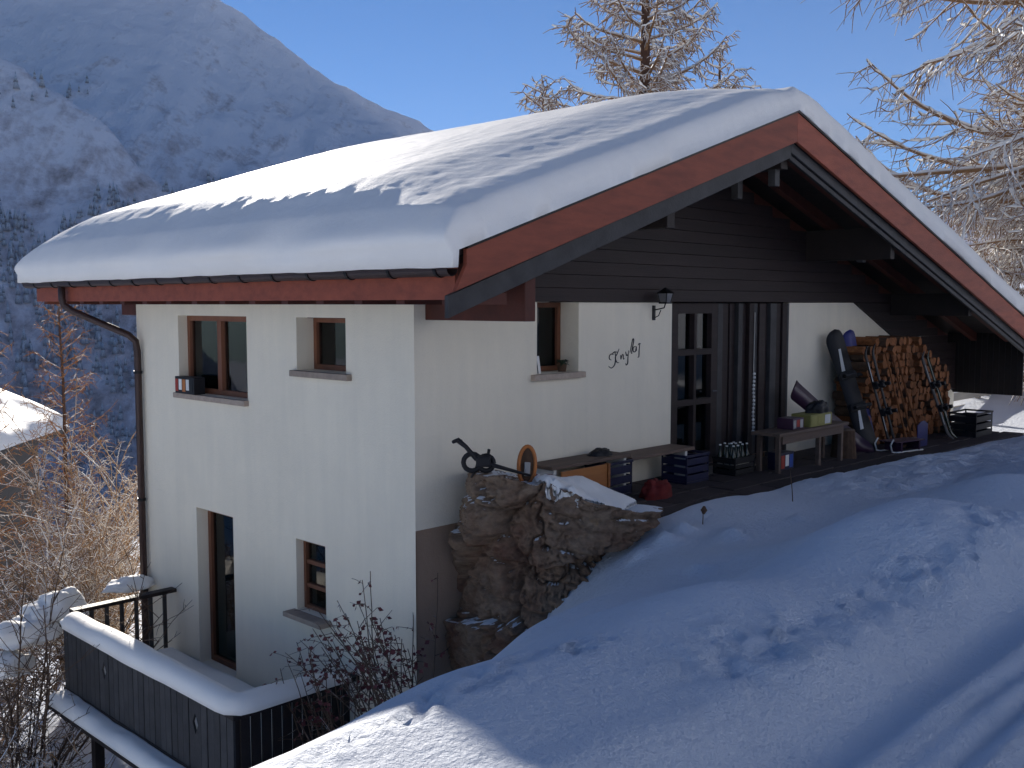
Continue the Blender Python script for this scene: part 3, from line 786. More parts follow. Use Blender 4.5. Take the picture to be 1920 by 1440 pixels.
# boards of the long front; two of them flank a diamond cut-out
def board(y0, y1, dia, x0=BX-0.02, x1=BX+0.005):
    j = rb.uniform(-0.004, 0.004)
    if not dia:
        MB().box(x0+j, x1+j, y0, y1, BZF-0.10, BZT-0.03).build('board', M['grey_wood'], balc, bevel=0.003); return
    zc = -2.20; hw, hh2 = 0.06, 0.12
    zb, zt = BZF-0.10, BZT-0.03
    prof = [(y0, zb), (y1, zb), (y1, zc-hh2), (y1-hw, zc), (y1, zc+hh2), (y1, zt), (y0, zt)] if dia == 1 else [(y0, zb), (y1, zb), (y1, zt), (y0, zt), (y0, zc+hh2), (y0+hw, zc), (y0, zc-hh2)]
    MB().prism(prof, 'x', x0+j, x1+j).build('board', M['grey_wood'], balc)
bw = 0.128; nb = int((BY1-BY0)/bw)
for i in range(nb):
    y0 = BY0 + i*bw; dia = 1 if i in (5, 22) else (2 if i in (6, 23) else 0)
    gap = 0.0 if dia else 0.010
    board(y0+(0.010 if dia == 1 else 0 if dia == 2 else 0.010), y0+bw-(0 if dia == 1 else 0.0), dia)
# near end: boards and open bars
x = BX+0.05
while x < -0.12:
    MB().box(x, x+0.105, BY0-0.02, BY0+0.005, BZF-0.10, BZT-0.03).build('board', M['dark_wood'], balc, bevel=0.003); x += 0.122
# far end: open bars
x = BX+0.12
while x < -0.05:
    MB().box(x, x+0.05, BY1-0.015, BY1+0.015, BZF, BZT+0.15).build('bar', M['grey_wood'], balc, bevel=0.003); x += 0.20
for (x0, x1, y0, y1, zz) in ((BX-0.05, BX+0.09, BY0-0.05, BY1+0.05, BZT), (BX+0.09, -0.01, BY0-0.05, BY0+0.09, BZT-0.002), (BX+0.09, -0.01, BY1-0.07, BY1+0.07, BZT+0.15)):
    MB().box(x0, x1, y0, y1, zz-0.03, zz+0.02).build('handrail', M['dark_wood'], balc, bevel=0.006)
for (x, y) in ((BX+0.045, BY0+0.05), (BX+0.045, BY1-0.05), (BX+0.045, 3.0)):
    MB().box(x-0.04, x+0.04, y-0.04, y+0.04, BZF, BZT-0.03).build('post', M['dark_wood'], balc)
for y in (BY0+0.2, 2.2, 3.4, 4.6):
    MB().box(BX+0.1, BX+0.22, y-0.06, y+0.06, ground_z(BX, y)-0.2, BZF-0.22).build('support_post', M['dark_wood'], balc, bevel=0.006)

# ------------------------------------------------------------------ snow lying on things
def snow_slab(name, x0, x1, y0, y1, top_fn, bot_fn, nx, ny, m, rx=0.2, ry=0.2, edge_fine=True):
    def sp(a, b, n, r):
        t = np.linspace(0, 1, n); s = 0.5-0.5*np.cos(np.pi*t); k = 0.55
        return a+(b-a)*(k*s+(1-k)*t)
    X = sp(x0, x1, nx, rx); Y = sp(y0, y1, ny, ry)
    XX, YY = np.meshgrid(X, Y, indexing='ij')
    T = top_fn(XX, YY); B = bot_fn(XX, YY)
    top = np.stack([XX, YY, np.maximum(T, B+0.002)], -1).reshape(-1, 3); bot = np.stack([XX, YY, B], -1).reshape(-1, 3)
    F = grid_faces(nx, ny); n = nx*ny
    ring = [(i, 0) for i in range(nx)] + [(nx-1, j) for j in range(1, ny)] + [(i, ny-1) for i in range(nx-2, -1, -1)] + [(0, j) for j in range(ny-2, 0, -1)]
    idx = np.array([i*ny+j for i, j in ring]); nxt = np.roll(idx, -1)
    S = np.stack([idx, nxt, nxt+n, idx+n], -1)
    return mesh_obj(name, np.r_[top, bot], np.r_[F, F[:, ::-1]+n, S], m)

# main roof snow: arc-length profile so the eave bulge can overhang
def dome(d, r): 
    q = np.clip(d/r, 0, 1); return np.sqrt(np.clip(1-(1-q)**2, 0, 1))
ny_, nxl = 190, 230
t = np.linspace(0, 1, ny_); ys = (Y0-0.07) + (Y1+0.13-(Y0-0.07))*(0.5*t+0.5*(0.5-0.5*np.cos(np.pi*t)))
xe = XE-0.16
tt = np.linspace(0, 1, nxl); xs = xe + (RX-xe)*tt**1.35
tr = np.linspace(0, 1, 120)[1:]; xs = np.r_[xs, RX + (XR+0.1-RX)*tr]
XX, YY = np.meshgrid(xs, ys, indexing='ij')
RT = np.where(XX < RX, RZ-ROOF_L*(RX-XX), RZ-ROOF_R*(XX-RX))
d_e = np.where(XX < RX, XX-xe, XR+0.1-XX)*1.05
d_f = YY-ys[0]; d_b = ys[-1]-YY
te = np.interp(d_e, [0, .10, .30, .50, .80, 1.05, 1.6, 4, 5.9], [.30, .345, .435, .52, .615, .64, .645, .62, .57])
tf = np.interp(d_f, [0, .15, .9, 1.6, 2.0, 3.5], [.29, .32, .45, .57, .63, .70])
tb = np.interp(d_b, [0, .2, .9, 1.8, 3], [.30, .44, .62, .74, .80])
kk = 0.05
thick = -kk*np.log(np.exp(-te/kk)+np.exp(-tf/kk)+np.exp(-tb/kk))
thick = np.where(XX > RX, 0.40, thick) + 0.018*fbm(XX*0.5, YY*0.5, 0, 3, 61)
# soft rib parallel to the verge and scallops along the eave
thick += 0.02*np.exp(-((d_f-0.42)/0.22)**2)*(XX < RX)
thick += 0.012*fbm(XX*1.2, YY*2.4, 0, 4, 63)*np.clip(1-d_e/1.6, 0, 1) + 0.006*fbm(XX*6, YY*6, 0, 3, 65)
thick -= 0.012*np.exp(-((d_e-0.42)/0.16)**2)*(XX < RX)*(0.6+0.4*vnoise(YY*0.7, 0, 0, 5))
fe = dome(d_e, 0.20); ff = dome(d_f, 0.16); fb_ = dome(d_b, 0.5)
T = thick*np.minimum(np.minimum(fe, ff), fb_)
rndr = np.exp(-((XX-RX)/0.35)**2)*0.07                         # rounded ridge
BZ_ = RT + 0.028
BZ_ = np.where(d_e < 0.2, BZ_, BZ_)
TZ = BZ_ + T - rndr*np.clip(T/0.3, 0, 1)
# eave cornice leans out a little over the gutter
lean = np.where(XX < RX, 0.10*np.exp(-d_e/0.18)*np.sin(np.clip(T/np.maximum(thick, 1e-3), 0, 1)*np.pi), 0)*(0.8+0.5*vnoise(YY*1.1, 3, 0, 8))
XT = XX - lean
YT = YY + (0.035*fbm(XX*1.6, XX*0, 0, 4, 67) + 0.012*fbm(XX*7, TZ*7, 0, 3, 68))*np.exp(-d_f/0.25)
top = np.stack([XT, YT, TZ], -1).reshape(-1, 3)
BB = BZ_.copy(); BB = np.where((XX < RX) & (d_e < 0.075), 2.455 + 0.012*fbm(YY*2.2, 0*YY, 0, 3, 15), BB)
bot = np.stack([XX, YY, np.minimum(BB, TZ-0.002)], -1).reshape(-1, 3)
nX, nY = XX.shape
F = grid_faces(nX, nY); n = nX*nY
ring = [(i, 0) for i in range(nX)] + [(nX-1, j) for j in range(1, nY)] + [(i, nY-1) for i in range(nX-2, -1, -1)] + [(0, j) for j in range(nY-2, 0, -1)]
idx = np.array([i*nY+j for i, j in ring]); nxt = np.roll(idx, -1)
rs = mesh_obj('roof_snow', np.r_[top, bot], np.r_[F, F[:, ::-1]+n, np.stack([idx, nxt, nxt+n, idx+n], -1)], M['snow'])
tag(rs, 'thick smooth blanket of snow covering the chalet roof', 'snow')

def ridge_snow(x0, x1, y0, y1, h, zb, seed):
    rx_ = min((x1-x0), (y1-y0))*0.5
    def top(X, Y):
        d = np.minimum(np.minimum(X-x0, x1-X), np.minimum(Y-y0, y1-Y))
        return zb + h*dome(d, rx_*0.95)*(0.9+0.25*fbm(X*2, Y*2, 0, 3, seed))
    return top
def L_snow():
    # one strip along the front rail and round the near corner
    mbv = []
    path = [(BX+0.02, BY1+0.03)] + [(BX+0.02, y) for y in np.linspace(BY1-0.1, BY0+0.2, 60)] + [(BX+0.03, BY0+0.1), (BX+0.08, BY0+0.03), (BX+0.17, BY0+0.02)] + [(x, BY0+0.02) for x in np.linspace(BX+0.3, -0.12, 24)]
    pts = np.array(path); n = len(pts); s = np.r_[0, np.cumsum(np.hypot(*np.diff(pts, axis=0).T))]
    V = []
    k = 14
    for i in range(n):
        d = pts[min(i+1, n-1)]-pts[max(i-1, 0)]; d = d/np.linalg.norm(d); nn = np.array([-d[1], d[0]])
        h = 0.19 + 0.03*float(fbm(s[i]*1.2, 3, 0, 3, 4)); wd = 0.145 + 0.015*float(vnoise(s[i]*2, 1, 0, 6))
        if i > 64: h *= max(0.3, 1-(i-64)/40)
        endf = min(1, 0.25+min(i, n-1-i)/4)
        for j in range(k+1):
            a = math.pi*j/k
            V.append((pts[i][0]+nn[0]*math.cos(a)*wd*endf**.5, pts[i][1]+nn[1]*math.cos(a)*wd*endf**.5, BZT+0.022+h*endf*math.sin(a)**0.62))
    F = grid_faces(n, k+1)
    F2 = np.array([(i*(k+1)+k, i*(k+1), (i+1)*(k+1), (i+1)*(k+1)+k) for i in range(n-1)])
    o = mesh_obj('balcony_snow', np.array(V), np.r_[F, F2], M['snow'])
    tag(o, 'roll of snow along the balcony handrail', 'snow')
L_snow()
o = snow_slab('ledge_snow', BX-0.24, BX-0.032, BY0-0.0, BY1+0.05, lambda X, Y: BZF-0.20+0.14*dome(np.minimum(X-(BX-0.24), np.minimum(Y-BY0, BY1+0.05-Y)), 0.12)*(0.9+0.3*fbm(X*3, Y*2, 0, 3, 77)), lambda X, Y: np.full_like(X, BZF-0.22), 14, 90, M['snow'])
tag(o, 'narrow strip of snow on the ledge below the balcony boards', 'snow')
MB().box(BX-0.25, BX-0.03, BY0-0.01, BY1+0.06, BZF-0.26, BZF-0.222).build('ledge_board', M['dark_wood'], balc)
o = snow_slab('balcony_floor_snow', BX+0.04, -0.04, BY0+0.04, BY1-0.04, lambda X, Y: BZF+0.17*dome(np.minimum(np.minimum(X-BX-0.04, -0.04-X), np.minimum(Y-BY0-.04, BY1-.04-Y)), 0.15)+0.03*fbm(X*2, Y*2, 0, 3, 5), lambda X, Y: np.full_like(X, BZF+0.002), 20, 50, M['snow'])
tag(o, 'flat snow lying on the balcony floor by the glazed door', 'snow')

# ------------------------------------------------------------------ rock outcrop against the gable wall
def rock():
    poly = np.array([(.75, .02), (.42, -.30), (.30, -.62), (.42, -1.0), (.75, -1.36), (1.2, -1.56), (1.60, -1.48), (1.82, -1.15), (2.0, -.6), (2.0, .02)])
    c = np.array([1.3, -.75]); na, nh = 460, 270
    ang = np.arctan2(poly[:, 1]-c[1], poly[:, 0]-c[0]); rad = np.hypot(poly[:, 0]-c[0], poly[:, 1]-c[1])
    o_ = np.argsort(ang); ang, rad = ang[o_], rad[o_]
    A = np.linspace(-math.pi, math.pi, na, endpoint=False)
    RR = np.interp(A, np.r_[ang-2*math.pi, ang, ang+2*math.pi], np.r_[rad, rad, rad])
    side = int(nh*0.68); V = []
    for j in range(nh):
        if j < side:
            h = j/(side-1); f = 1.00 - 0.02*h + 0.30*(1-h)*np.clip(np.cos(A+0.75), 0, 1); 
        else:
            h = 1; f = 0.98*(1-(j-side+1)/(nh-side))
        x = c[0]+np.cos(A)*RR*f; y = c[1]+np.sin(A)*RR*f
        top = np.interp(x, [.2, .8, 1.3, 1.8, 2.4], [.52, .37, .17, .07, .0]) + 0.06*np.clip(y+0.7, -1, 1)
        z = -2.35 + (top+2.35)*(h**0.9)
        V.append(np.stack([x, y, z], -1))
    V = np.array(V)
    x, y, z = V[..., 0], V[..., 1], V[..., 2]
    d = np.stack([x-c[0], y-c[1], np.zeros_like(x)], -1); ln = np.linalg.norm(d, axis=-1, keepdims=True); d = d/np.maximum(ln, 1e-6)
    # slabby strata: stepped bands, tilted
    s = z*1.0 + 0.18*x - 0.1*y + 0.25*fbm(x*0.8, y*0.8, z*0.8, 3, 71)
    st = s*3.2; frac = st-np.floor(st); band = _hash(np.floor(st).astype(np.int64), np.zeros(st.shape, np.int64), np.zeros(st.shape, np.int64), 5)
    joint = np.exp(-((np.minimum(frac, 1-frac))/0.05)**2)
    blk = np.floor((np.arctan2(y-c[1], x-c[0])*2.2 + band*5)).astype(np.int64)
    bh = _hash(blk, np.floor(st).astype(np.int64), np.zeros(st.shape, np.int64), 9)
    rw = np.random.RandomState(6); cc = np.stack([rw.uniform(.0, 2.6, 46), rw.uniform(-2, .3, 46), rw.uniform(-2.4, .7, 46)], -1)
    P3 = np.stack([x, y, z], -1).reshape(-1, 3) + 0.12*np.stack([fbm(x*2, y*2, z*2, 3, 90+k).ravel() for k in range(3)], -1)
    D3 = np.linalg.norm((P3[:, None]-cc[None])*np.array([1, 1, 1.5]), axis=-1); ci = D3.argmin(1); ds = np.sort(D3, 1); edge = np.exp(-((ds[:, 1]-ds[:, 0])/0.035)**2).reshape(x.shape)
    tilt = rw.uniform(-.33, .33, (46, 3)); offc = rw.uniform(-.085, .07, 46)
    facet = (offc[ci] + ((P3-cc[ci])*tilt[ci]).sum(1)).reshape(x.shape)
    disp = facet - 0.07*edge + 0.08*fbm(x*1.5, y*1.5, z*1.5, 5, 73, 0.55) + 0.04*(bh-0.5) - 0.05*joint*(vnoise(x*2, y*2, z*2, 3) > -0.2) + 0.05*fbm(x*8, y*8, z*8, 4, 75, 0.6) - 0.035*np.exp(-(np.abs(fbm(x*6, y*6, z*9, 4, 77))/0.045)**2) + 0.012*fbm(x*34, y*34, z*34, 3, 78)
    rid = np.abs(fbm(x*2.3+4, y*2.3, z*2.3, 4, 79)); disp -= 0.09*np.exp(-(rid/0.05)**2)
    w = np.clip(ln[..., 0]*1.5, 0, 1)
    V = V + d*(disp*w)[..., None]
    V[..., 2] += np.where(np.arange(nh)[:, None] >= side-4, 0.07*fbm(x*3, y*3, 0, 4, 81), 0)
    return mesh_obj('rock_outcrop', V.reshape(-1, 3), grid_faces(nh, na, True), M['rock'], None, False)
m, nt, N, L, p = new_mat('lichen_rock')
tc = N.new('ShaderNodeTexCoord')
n1 = noise_node(N, L, 1.6, 8, 0.65, tc.outputs['Object']); n2 = noise_node(N, L, 9, 8, 0.7, tc.outputs['Object'])
mp = N.new('ShaderNodeMapping'); mp.inputs['Scale'].default_value = (2.5, 2.5, 5); mp.inputs['Rotation'].default_value = (0.5, 0.4, 0.3); L.new(tc.outputs['Object'], mp.inputs[0])
n3 = noise_node(N, L, 2.4, 10, 0.75, mp.outputs[0])
r1 = ramp(N, L, n1.outputs[0], [(0.30, (0.20, 0.092, 0.062)), (0.46, (0.26, 0.17, 0.115)), (0.60, (0.29, 0.215, 0.155)), (0.72, (0.40, 0.245, 0.10))])
r3 = ramp(N, L, n3.outputs[0], [(0.35, (0.45, 0.42, 0.42)), (0.65, (1.1, 1.08, 1.05))])
mm = N.new('ShaderNodeMix'); mm.data_type = 'RGBA'; mm.blend_type = 'MULTIPLY'; mm.inputs[0].default_value = 0.85
L.new(r1.outputs[0], mm.inputs[6]); L.new(r3.outputs[0], mm.inputs[7]); g_ = N.new('ShaderNodeNewGeometry'); sz = N.new('ShaderNodeSeparateXYZ'); L.new(g_.outputs['Normal'], sz.inputs[0])
n5 = noise_node(N, L, 3.0, 5, 0.6, tc.outputs['Object'])
k1 = N.new('ShaderNodeMath'); k1.operation = 'MULTIPLY_ADD'; k1.inputs[1].default_value = 0.9; L.new(n5.outputs[0], k1.inputs[0]); L.new(sz.outputs[2], k1.inputs[2])
k2 = ramp(N, L, k1.outputs[0], [(0.0, (0, 0, 0)), (1.0, (1, 1, 1))]); k2.color_ramp.elements[0].position = 0.0
k3 = N.new('ShaderNodeMapRange'); k3.inputs['From Min'].default_value = 1.30; k3.inputs['From Max'].default_value = 1.36; L.new(k1.outputs[0], k3.inputs[0])
sm_ = N.new('ShaderNodeMix'); sm_.data_type = 'RGBA'; L.new(k3.outputs[0], sm_.inputs[0]); L.new(mm.outputs[2], sm_.inputs[6]); sm_.inputs[7].default_value = (0.82, 0.83, 0.85, 1)
L.new(sm_.outputs[2], p.inputs['Base Color'])
p.inputs['Roughness'].default_value = 0.85; p.inputs['Specular IOR Level'].default_value = 0.2
ad = N.new('ShaderNodeMath'); ad.operation = 'MULTIPLY_ADD'; ad.inputs[1].default_value = 1.5; L.new(n3.outputs[0], ad.inputs[0]); L.new(n2.outputs[0], ad.inputs[2])
b = N.new('ShaderNodeBump'); b.inputs['Strength'].default_value = 0.8; b.inputs['Distance'].default_value = 0.035; L.new(ad.outputs[0], b.inputs['Height']); L.new(b.outputs[0], p.inputs['Normal'])
M['rock'] = m
rk = rock(); tag(rk, 'large brown weathered rock outcrop against the gable wall', 'rock')
dg = None
from mathutils.bvhtree import BVHTree
rbv = BVHTree.FromPolygons([v.co for v in rk.data.vertices], [pp.vertices for pp in rk.data.polygons])
def rock_top(x, y, default=-0.3):
    h = rbv.ray_cast(Vector((x, y, 3)), Vector((0, 0, -1)))[0]
    return h.z if h else default
def rock_snow(name, cx, cy, rx, ry, h, seed, label):
    n = 90; xs_ = np.linspace(-1, 1, n); XX, YY = np.meshgrid(xs_, xs_, indexing='ij')
    ang = np.arctan2(YY, XX); rr_ = np.hypot(XX, YY); lim = 0.82+0.16*fbm(np.cos(ang)*1.7, np.sin(ang)*1.7, 0, 4, seed)
    t_ = np.clip(1-rr_/lim, -1, 1)
    X, Y = cx+XX*rx, cy+YY*ry
    base = np.array([rock_top(a, b_, -0.15) for a, b_ in zip(X.ravel(), Y.ravel())]).reshape(X.shape)
    ins = base > np.median(base)-0.30
    fill = np.where(ins, base, np.median(base[ins])); sm = fill.copy()
    for _ in range(14):
        q = np.pad(sm, 1, mode='edge'); sm = (q[:-2, 1:-1]+q[2:, 1:-1]+q[1:-1, :-2]+q[1:-1, 2:]+4*q[1:-1, 1:-1])/8
    er = ins.astype(float)
    for _ in range(6):
        q = np.pad(er, 1, mode='edge'); er = (q[:-2, 1:-1]+q[2:, 1:-1]+q[1:-1, :-2]+q[1:-1, 2:])/4
    hh_ = h*np.sqrt(np.clip(t_, 0, 1))*np.sqrt(np.clip(er*1.6-.5, 0.05, 1))
    zt = np.maximum(sm, fill*.6+sm*.4) + hh_
    F = grid_faces(n, n); ok = (t_ > 0.0) & ins; F = F[ok.ravel()[F].all(1)]
    top = np.stack([X, Y, zt], -1).reshape(-1, 3); bot = np.stack([X, Y, np.minimum(sm, fill)-.05], -1).reshape(-1, 3); nn_ = n*n
    from collections import Counter
    ec = {}
    for f in F.tolist():
        for k in range(4):
            e = (f[k], f[(k+1) % 4]); ec[e] = 1
    wl_ = [(a, b_, b_+nn_, a+nn_) for (a, b_) in ec if (b_, a) not in ec]
    allF = np.r_[F, F[:, ::-1]+nn_, np.array(wl_)]
    used_, inv = np.unique(allF, return_inverse=True)
    o = mesh_obj(name, np.r_[top, bot][used_], inv.reshape(allF.shape), M['snow'])
    return tag(o, label, 'snow')
rock_snow('rock_snow', 1.28, -1.12, 0.70, 0.56, 0.20, 3, 'rounded cap of snow on the right end of the rock outcrop')

# ------------------------------------------------------------------ porch paving
paving = bpy.data.objects.new('paving', None); col.objects.link(paving); tag(paving, kind='structure'); paving.empty_display_size = 0.1
def pz(x): return -0.085 - 0.015*max(0, x-5)
rp = random.Random(12)
y_ = -1.62
slabs = []
while y_ < -0.02:
    x = 2.0 + rp.uniform(0, .3); d_ = 0.38 if y_ < -.5 else 0.5
    while x < 12.8:
        wd = rp.uniform(0.42, 0.75)
        zt = pz(x+wd/2)+rp.uniform(-.006, .006)
        MB().box(x, x+wd-0.02, y_, min(y_+d_-0.02, -0.01), zt-0.09, zt).build('paving_slab', M['floor_wood'], paving, bevel=0.008)
        x += wd
    y_ += d_
mb = MB(); mb.quad((1.9, -1.65, pz(2)-0.035), (13, -1.65, pz(13)-0.035), (13, -0.005, pz(13)-0.035), (1.9, -0.005, pz(2)-0.035)); mb.build('paving_bed', M['paving_joint'], paving)

# ------------------------------------------------------------------ things on the porch
# wall lamp
t = thing('wall_lamp', 'black wrought iron lantern on a bracket beside the entrance door', 'lamp', (3.98, 0, 1.93)); t.scale = (0.85, 0.85, 0.72)
MB().box(-0.03, 0.03, -0.025, -0.001, 0.02, 0.28).build('wall_plate', M['black'], t, bevel=0.005)
MB().tube([(0, -0.02, 0.20), (0.0, -0.12, 0.22), (0.0, -0.20, 0.24), (0.0, -0.22, 0.31)], 0.011, 6).tube([(0, -0.02, 0.06), (0, -0.10, 0.10), (0, -0.14, 0.20)], 0.008, 6).build('bracket', M['black'], t)
MB().prism([(-.07, -.15), (.07, -.15), (.07, -.29), (-.07, -.29)], 'z', 0.31, 0.335).build('lantern_base', M['black'], t)
mb = MB(); mb.v = [(-.055, -.165, .335), (.055, -.165, .335), (.055, -.275, .335), (-.055, -.275, .335), (-.08, -.14, .49), (.08, -.14, .49), (.08, -.30, .49), (-.08, -.30, .49)]
mb.f = [(0, 1, 5, 4), (1, 2, 6, 5), (2, 3, 7, 6), (3, 0, 4, 7)]; mb.m = [0]*4; mb.build('lantern_glass', M['lamp_glass'], t)
mb = MB()
for a, b_ in ((0, 4), (1, 5), (2, 6), (3, 7)):
    q = [(-.055, -.165, .335), (.055, -.165, .335), (.055, -.275, .335), (-.055, -.275, .335), (-.08, -.14, .49), (.08, -.14, .49), (.08, -.30, .49), (-.08, -.30, .49)]
    mb.tube([q[a], q[b_]], 0.008, 5)
mb.build('lantern_frame', M['black'], t)
mb = MB(); mb.v = [(-.10, -.12, .49), (.10, -.12, .49), (.10, -.32, .49), (-.10, -.32, .49), (0, -.22, .60)]; mb.f = [(0, 1, 4), (1, 2, 4), (2, 3, 4), (3, 0, 4), (3, 2, 1, 0)]; mb.m = [0]*5; mb.build('lantern_roof', M['black'], t)

def crate(name, label, cat, x0, x1, y0, y1, z0, h, m, group=None, slots=True):
    t = thing(name, label, cat, ((x0+x1)/2, (y0+y1)/2, z0), group)
    hx, hy = (x1-x0)/2, (y1-y0)/2; th = 0.015
    mb = MB(); mb.box(-hx, hx, -hy, hy, 0, 0.02)
    for z_ in np.arange(0.025, h-0.02, h/3.2):
        zt = min(z_+h/4.3, h)
        mb.box(-hx, hx, -hy, -hy+th, z_, zt); mb.box(-hx, hx, hy-th, hy, z_, zt); mb.box(-hx, -hx+th, -hy+th, hy-th, z_, zt); mb.box(hx-th, hx, -hy+th, hy-th, z_, zt)
    for sx_ in (-1, 1):
        for sy_ in (-1, 1): mb.box(sx_*hx-0.02*(sx_ > 0), sx_*hx+0.02*(sx_ < 0), sy_*hy-0.02*(sy_ > 0), sy_*hy+0.02*(sy_ < 0), 0.001, h-0.002)
    mb.build('crate_body', m, t, bevel=0.003)
    mb = MB(); e_ = 0.02
    mb.box(-hx-e_/2, hx+e_/2, -hy-e_/2, -hy+th, h, h+0.03); mb.box(-hx-e_/2, hx+e_/2, hy-th, hy+e_/2, h, h+0.03); mb.box(-hx-e_/2, -hx+th, -hy+th, hy-th, h, h+0.03); mb.box(hx-th, hx+e_/2, -hy+th, hy-th, h, h+0.03)
    mb.build('crate_rim', m, t, bevel=0.003)
    return t
# long plank bench by the wall
t = thing('plank_bench', 'long weathered plank bench along the gable wall under the window', 'bench', (0, 0, 0))
MB().box(1.55, 2.95, -0.46, -0.08, 0.345, 0.385).build('seat', M['bench_wood'], t, bevel=0.006)
MB().box(2.97, 4.28, -0.46, -0.08, 0.295, 0.335).build('seat', M['bench_wood'], t, bevel=0.006)
for (x, top) in ((2.86, .344), (4.12, .294)):
    MB().box(x, x+0.05, -0.42, -0.12, -0.09, top).build('leg', M['white_paint'], t, bevel=0.004)
MB().box(1.62, 1.67, -0.42, -0.12, 0.15, .344).build('leg', M['white_paint'], t, bevel=0.004)
# orange timber panel leaning below the bench
t = thing('wooden_panel', 'orange varnished timber panel standing on edge under the bench seat', 'panel', (2.05, -0.52, 0.06))
MB().box(-0.42, 0.36, -0.012, 0.012, 0.0, 0.27).build('board', M['tan_wood'], t, bevel=0.004)
MB().box(0.362, 0.40, -0.03, 0.03, 0.0, 0.275).build('end_batten', M['tan_wood'], t, bevel=0.004)
crate('crate', 'dark blue plastic crate under the bench beside the orange panel', 'crate', 2.47, 2.92, -0.50, -0.14, -0.085, 0.38, M['navy'])
crate('crate', 'dark blue plastic crate standing at the end of the bench by the door', 'crate', 3.86, 4.36, -0.62, -0.24, -0.085, 0.33, M['navy'])
MB_ = MB()
for k in range(5): MB_.box(2.62+0.045*k, 2.65+0.045*k, -0.515, -0.505, 0.02+0.01*(k % 2), 0.14)
# crumpled red gear in front of the bench
def lump(name, cx_, cy_, z0, rx, ry, h, m, seed, label, cat):
    na, nh = 40, 16; V = []
    for j in range(nh):
        ph_ = (j/(nh-1))*math.pi/2
        for a in np.linspace(0, 2*math.pi, na, endpoint=False):
            r_ = math.cos(ph_)**0.6; x, y = math.cos(a)*r_, math.sin(a)*r_
            k_ = 1+0.35*float(fbm(x*2.2, y*2.2, ph_*1.4, 4, seed))
            V.append((cx_+x*rx*k_, cy_+y*ry*k_, z0+h*math.sin(ph_)*k_))
    o = mesh_obj(name, np.array(V), grid_faces(nh, na, True), m); return tag(o, label, cat)
lump('crumpled_bag', 2.95, -0.82, pz(3)-.005, 0.22, 0.15, 0.2, M['red_cloth'], 5, 'crumpled dark red bag on the paving in front of the bench', 'bag')
lump('cap', 2.62, -0.26, 0.384, 0.17, 0.12, 0.075, M['black_rubber'], 8, 'flat grey cap lying on the bench seat', 'cap')
# snowshoe standing on the rock
def ski_frame(t_, pts, r_, m, name): MB().tube(pts, r_, 8).build(name, m, t_, smooth=True)
sx0, sy0 = 0.80, -0.78; sz0 = rock_top(sx0, sy0)-0.03
t = thing('snowshoe', 'oval orange rimmed snowshoe standing upright on the rock', 'snowshoe', (sx0, sy0, sz0)); t.rotation_euler = (R(-8), R(4), R(-38))
loop = [(0.085*math.cos(a), 0, 0.19+0.19*math.sin(a)) for a in np.linspace(0, 2*math.pi, 29)]
MB().tube(loop, 0.020, 8, caps=False).build('rim', M['orange_plastic'], t, smooth=True)
MB().prism([(0.07*math.cos(a), 0.19+0.172*math.sin(a)) for a in np.linspace(0, 2*math.pi, 24, endpoint=False)], 'y', -0.005, 0.005).build('deck', M['bark'], t)
MB().box(-0.03, 0.03, -0.04, -0.006, 0.08, 0.22).build('binding', M['curtain'], t, bevel=0.008)
sx1, sy1 = 1.10, -0.72; 
t = thing('boots', 'pair of dark red shoes beside the snowshoe on the rock', 'shoes', (sx1, sy1, rock_top(sx1, sy1)-0.015)); t.rotation_euler = (0, 0, R(-40))
for k, xx in enumerate((-0.08, 0.07)):
    prof = [(-0.13, 0), (0.13, 0), (0.135, 0.05), (0.06, 0.075), (-0.01, 0.10), (-0.03, 0.17), (-0.12, 0.17), (-0.14, 0.05)]
    b_ = MB().prism(prof, 'x', xx-0.045, xx+0.045).build('shoe', M['red_cloth'], t, bevel=0.018)
    MB().prism([(-0.14, -0.02), (0.14, -0.02), (0.14, -0.001), (-0.14, -0.001)], 'x', xx-0.048, xx+0.048).build('sole', M['white_paint'], b_)
# black folded snow scooter lying at the left end of the rock
sx2, sy2 = 0.42, -0.62; sz2 = rock_top(sx2, sy2)
t = thing('snow_scooter', 'black jumble of folded sports gear with a long handle lying on the rock', 'sports gear', (sx2, sy2, sz2)); t.rotation_euler = (0, 0, R(-45))
MB().tube([(-0.34, 0, 0.34), (-0.30, 0, 0.355), (-0.22, 0, 0.29), (-0.12, 0, 0.17), (0.06, 0, 0.10), (0.42, 0, 0.0)], [0.018, 0.028, 0.022, 0.025, 0.022, 0.012], 8).build('shaft', M['black_rubber'], t, smooth=True)
MB().tube([(-0.34, -0.10, 0.35), (-0.31, -0.05, 0.36), (-0.30, 0.05, 0.35), (-0.27, 0.11, 0.33)], 0.018, 8).build('handle', M['black_rubber'], t, smooth=True)
for (xx, zz, r_) in ((-0.16, 0.13, 0.085), (-0.02, 0.12, 0.075)):
    MB().tube([(xx+r_*math.cos(a), 0.02, zz+r_*math.sin(a)) for a in np.linspace(0, 2*math.pi, 17)], 0.026, 8, caps=False).build('ring', M['black_rubber'], t, smooth=True)
MB().box(-0.12, 0.03, -0.06, 0.08, 0.09, 0.20).build('binding_block', M['black_rubber'], t, bevel=0.02)
MB().tube([(-0.10, 0.03, 0.14), (-0.13, 0.05, 0.04), (-0.17, 0.06, -0.03)], 0.012, 6).tube([(0.0, 0.03, 0.2), (0.01, 0.02, 0.26)], 0.016, 6).build('strap', M['black_rubber'], t)

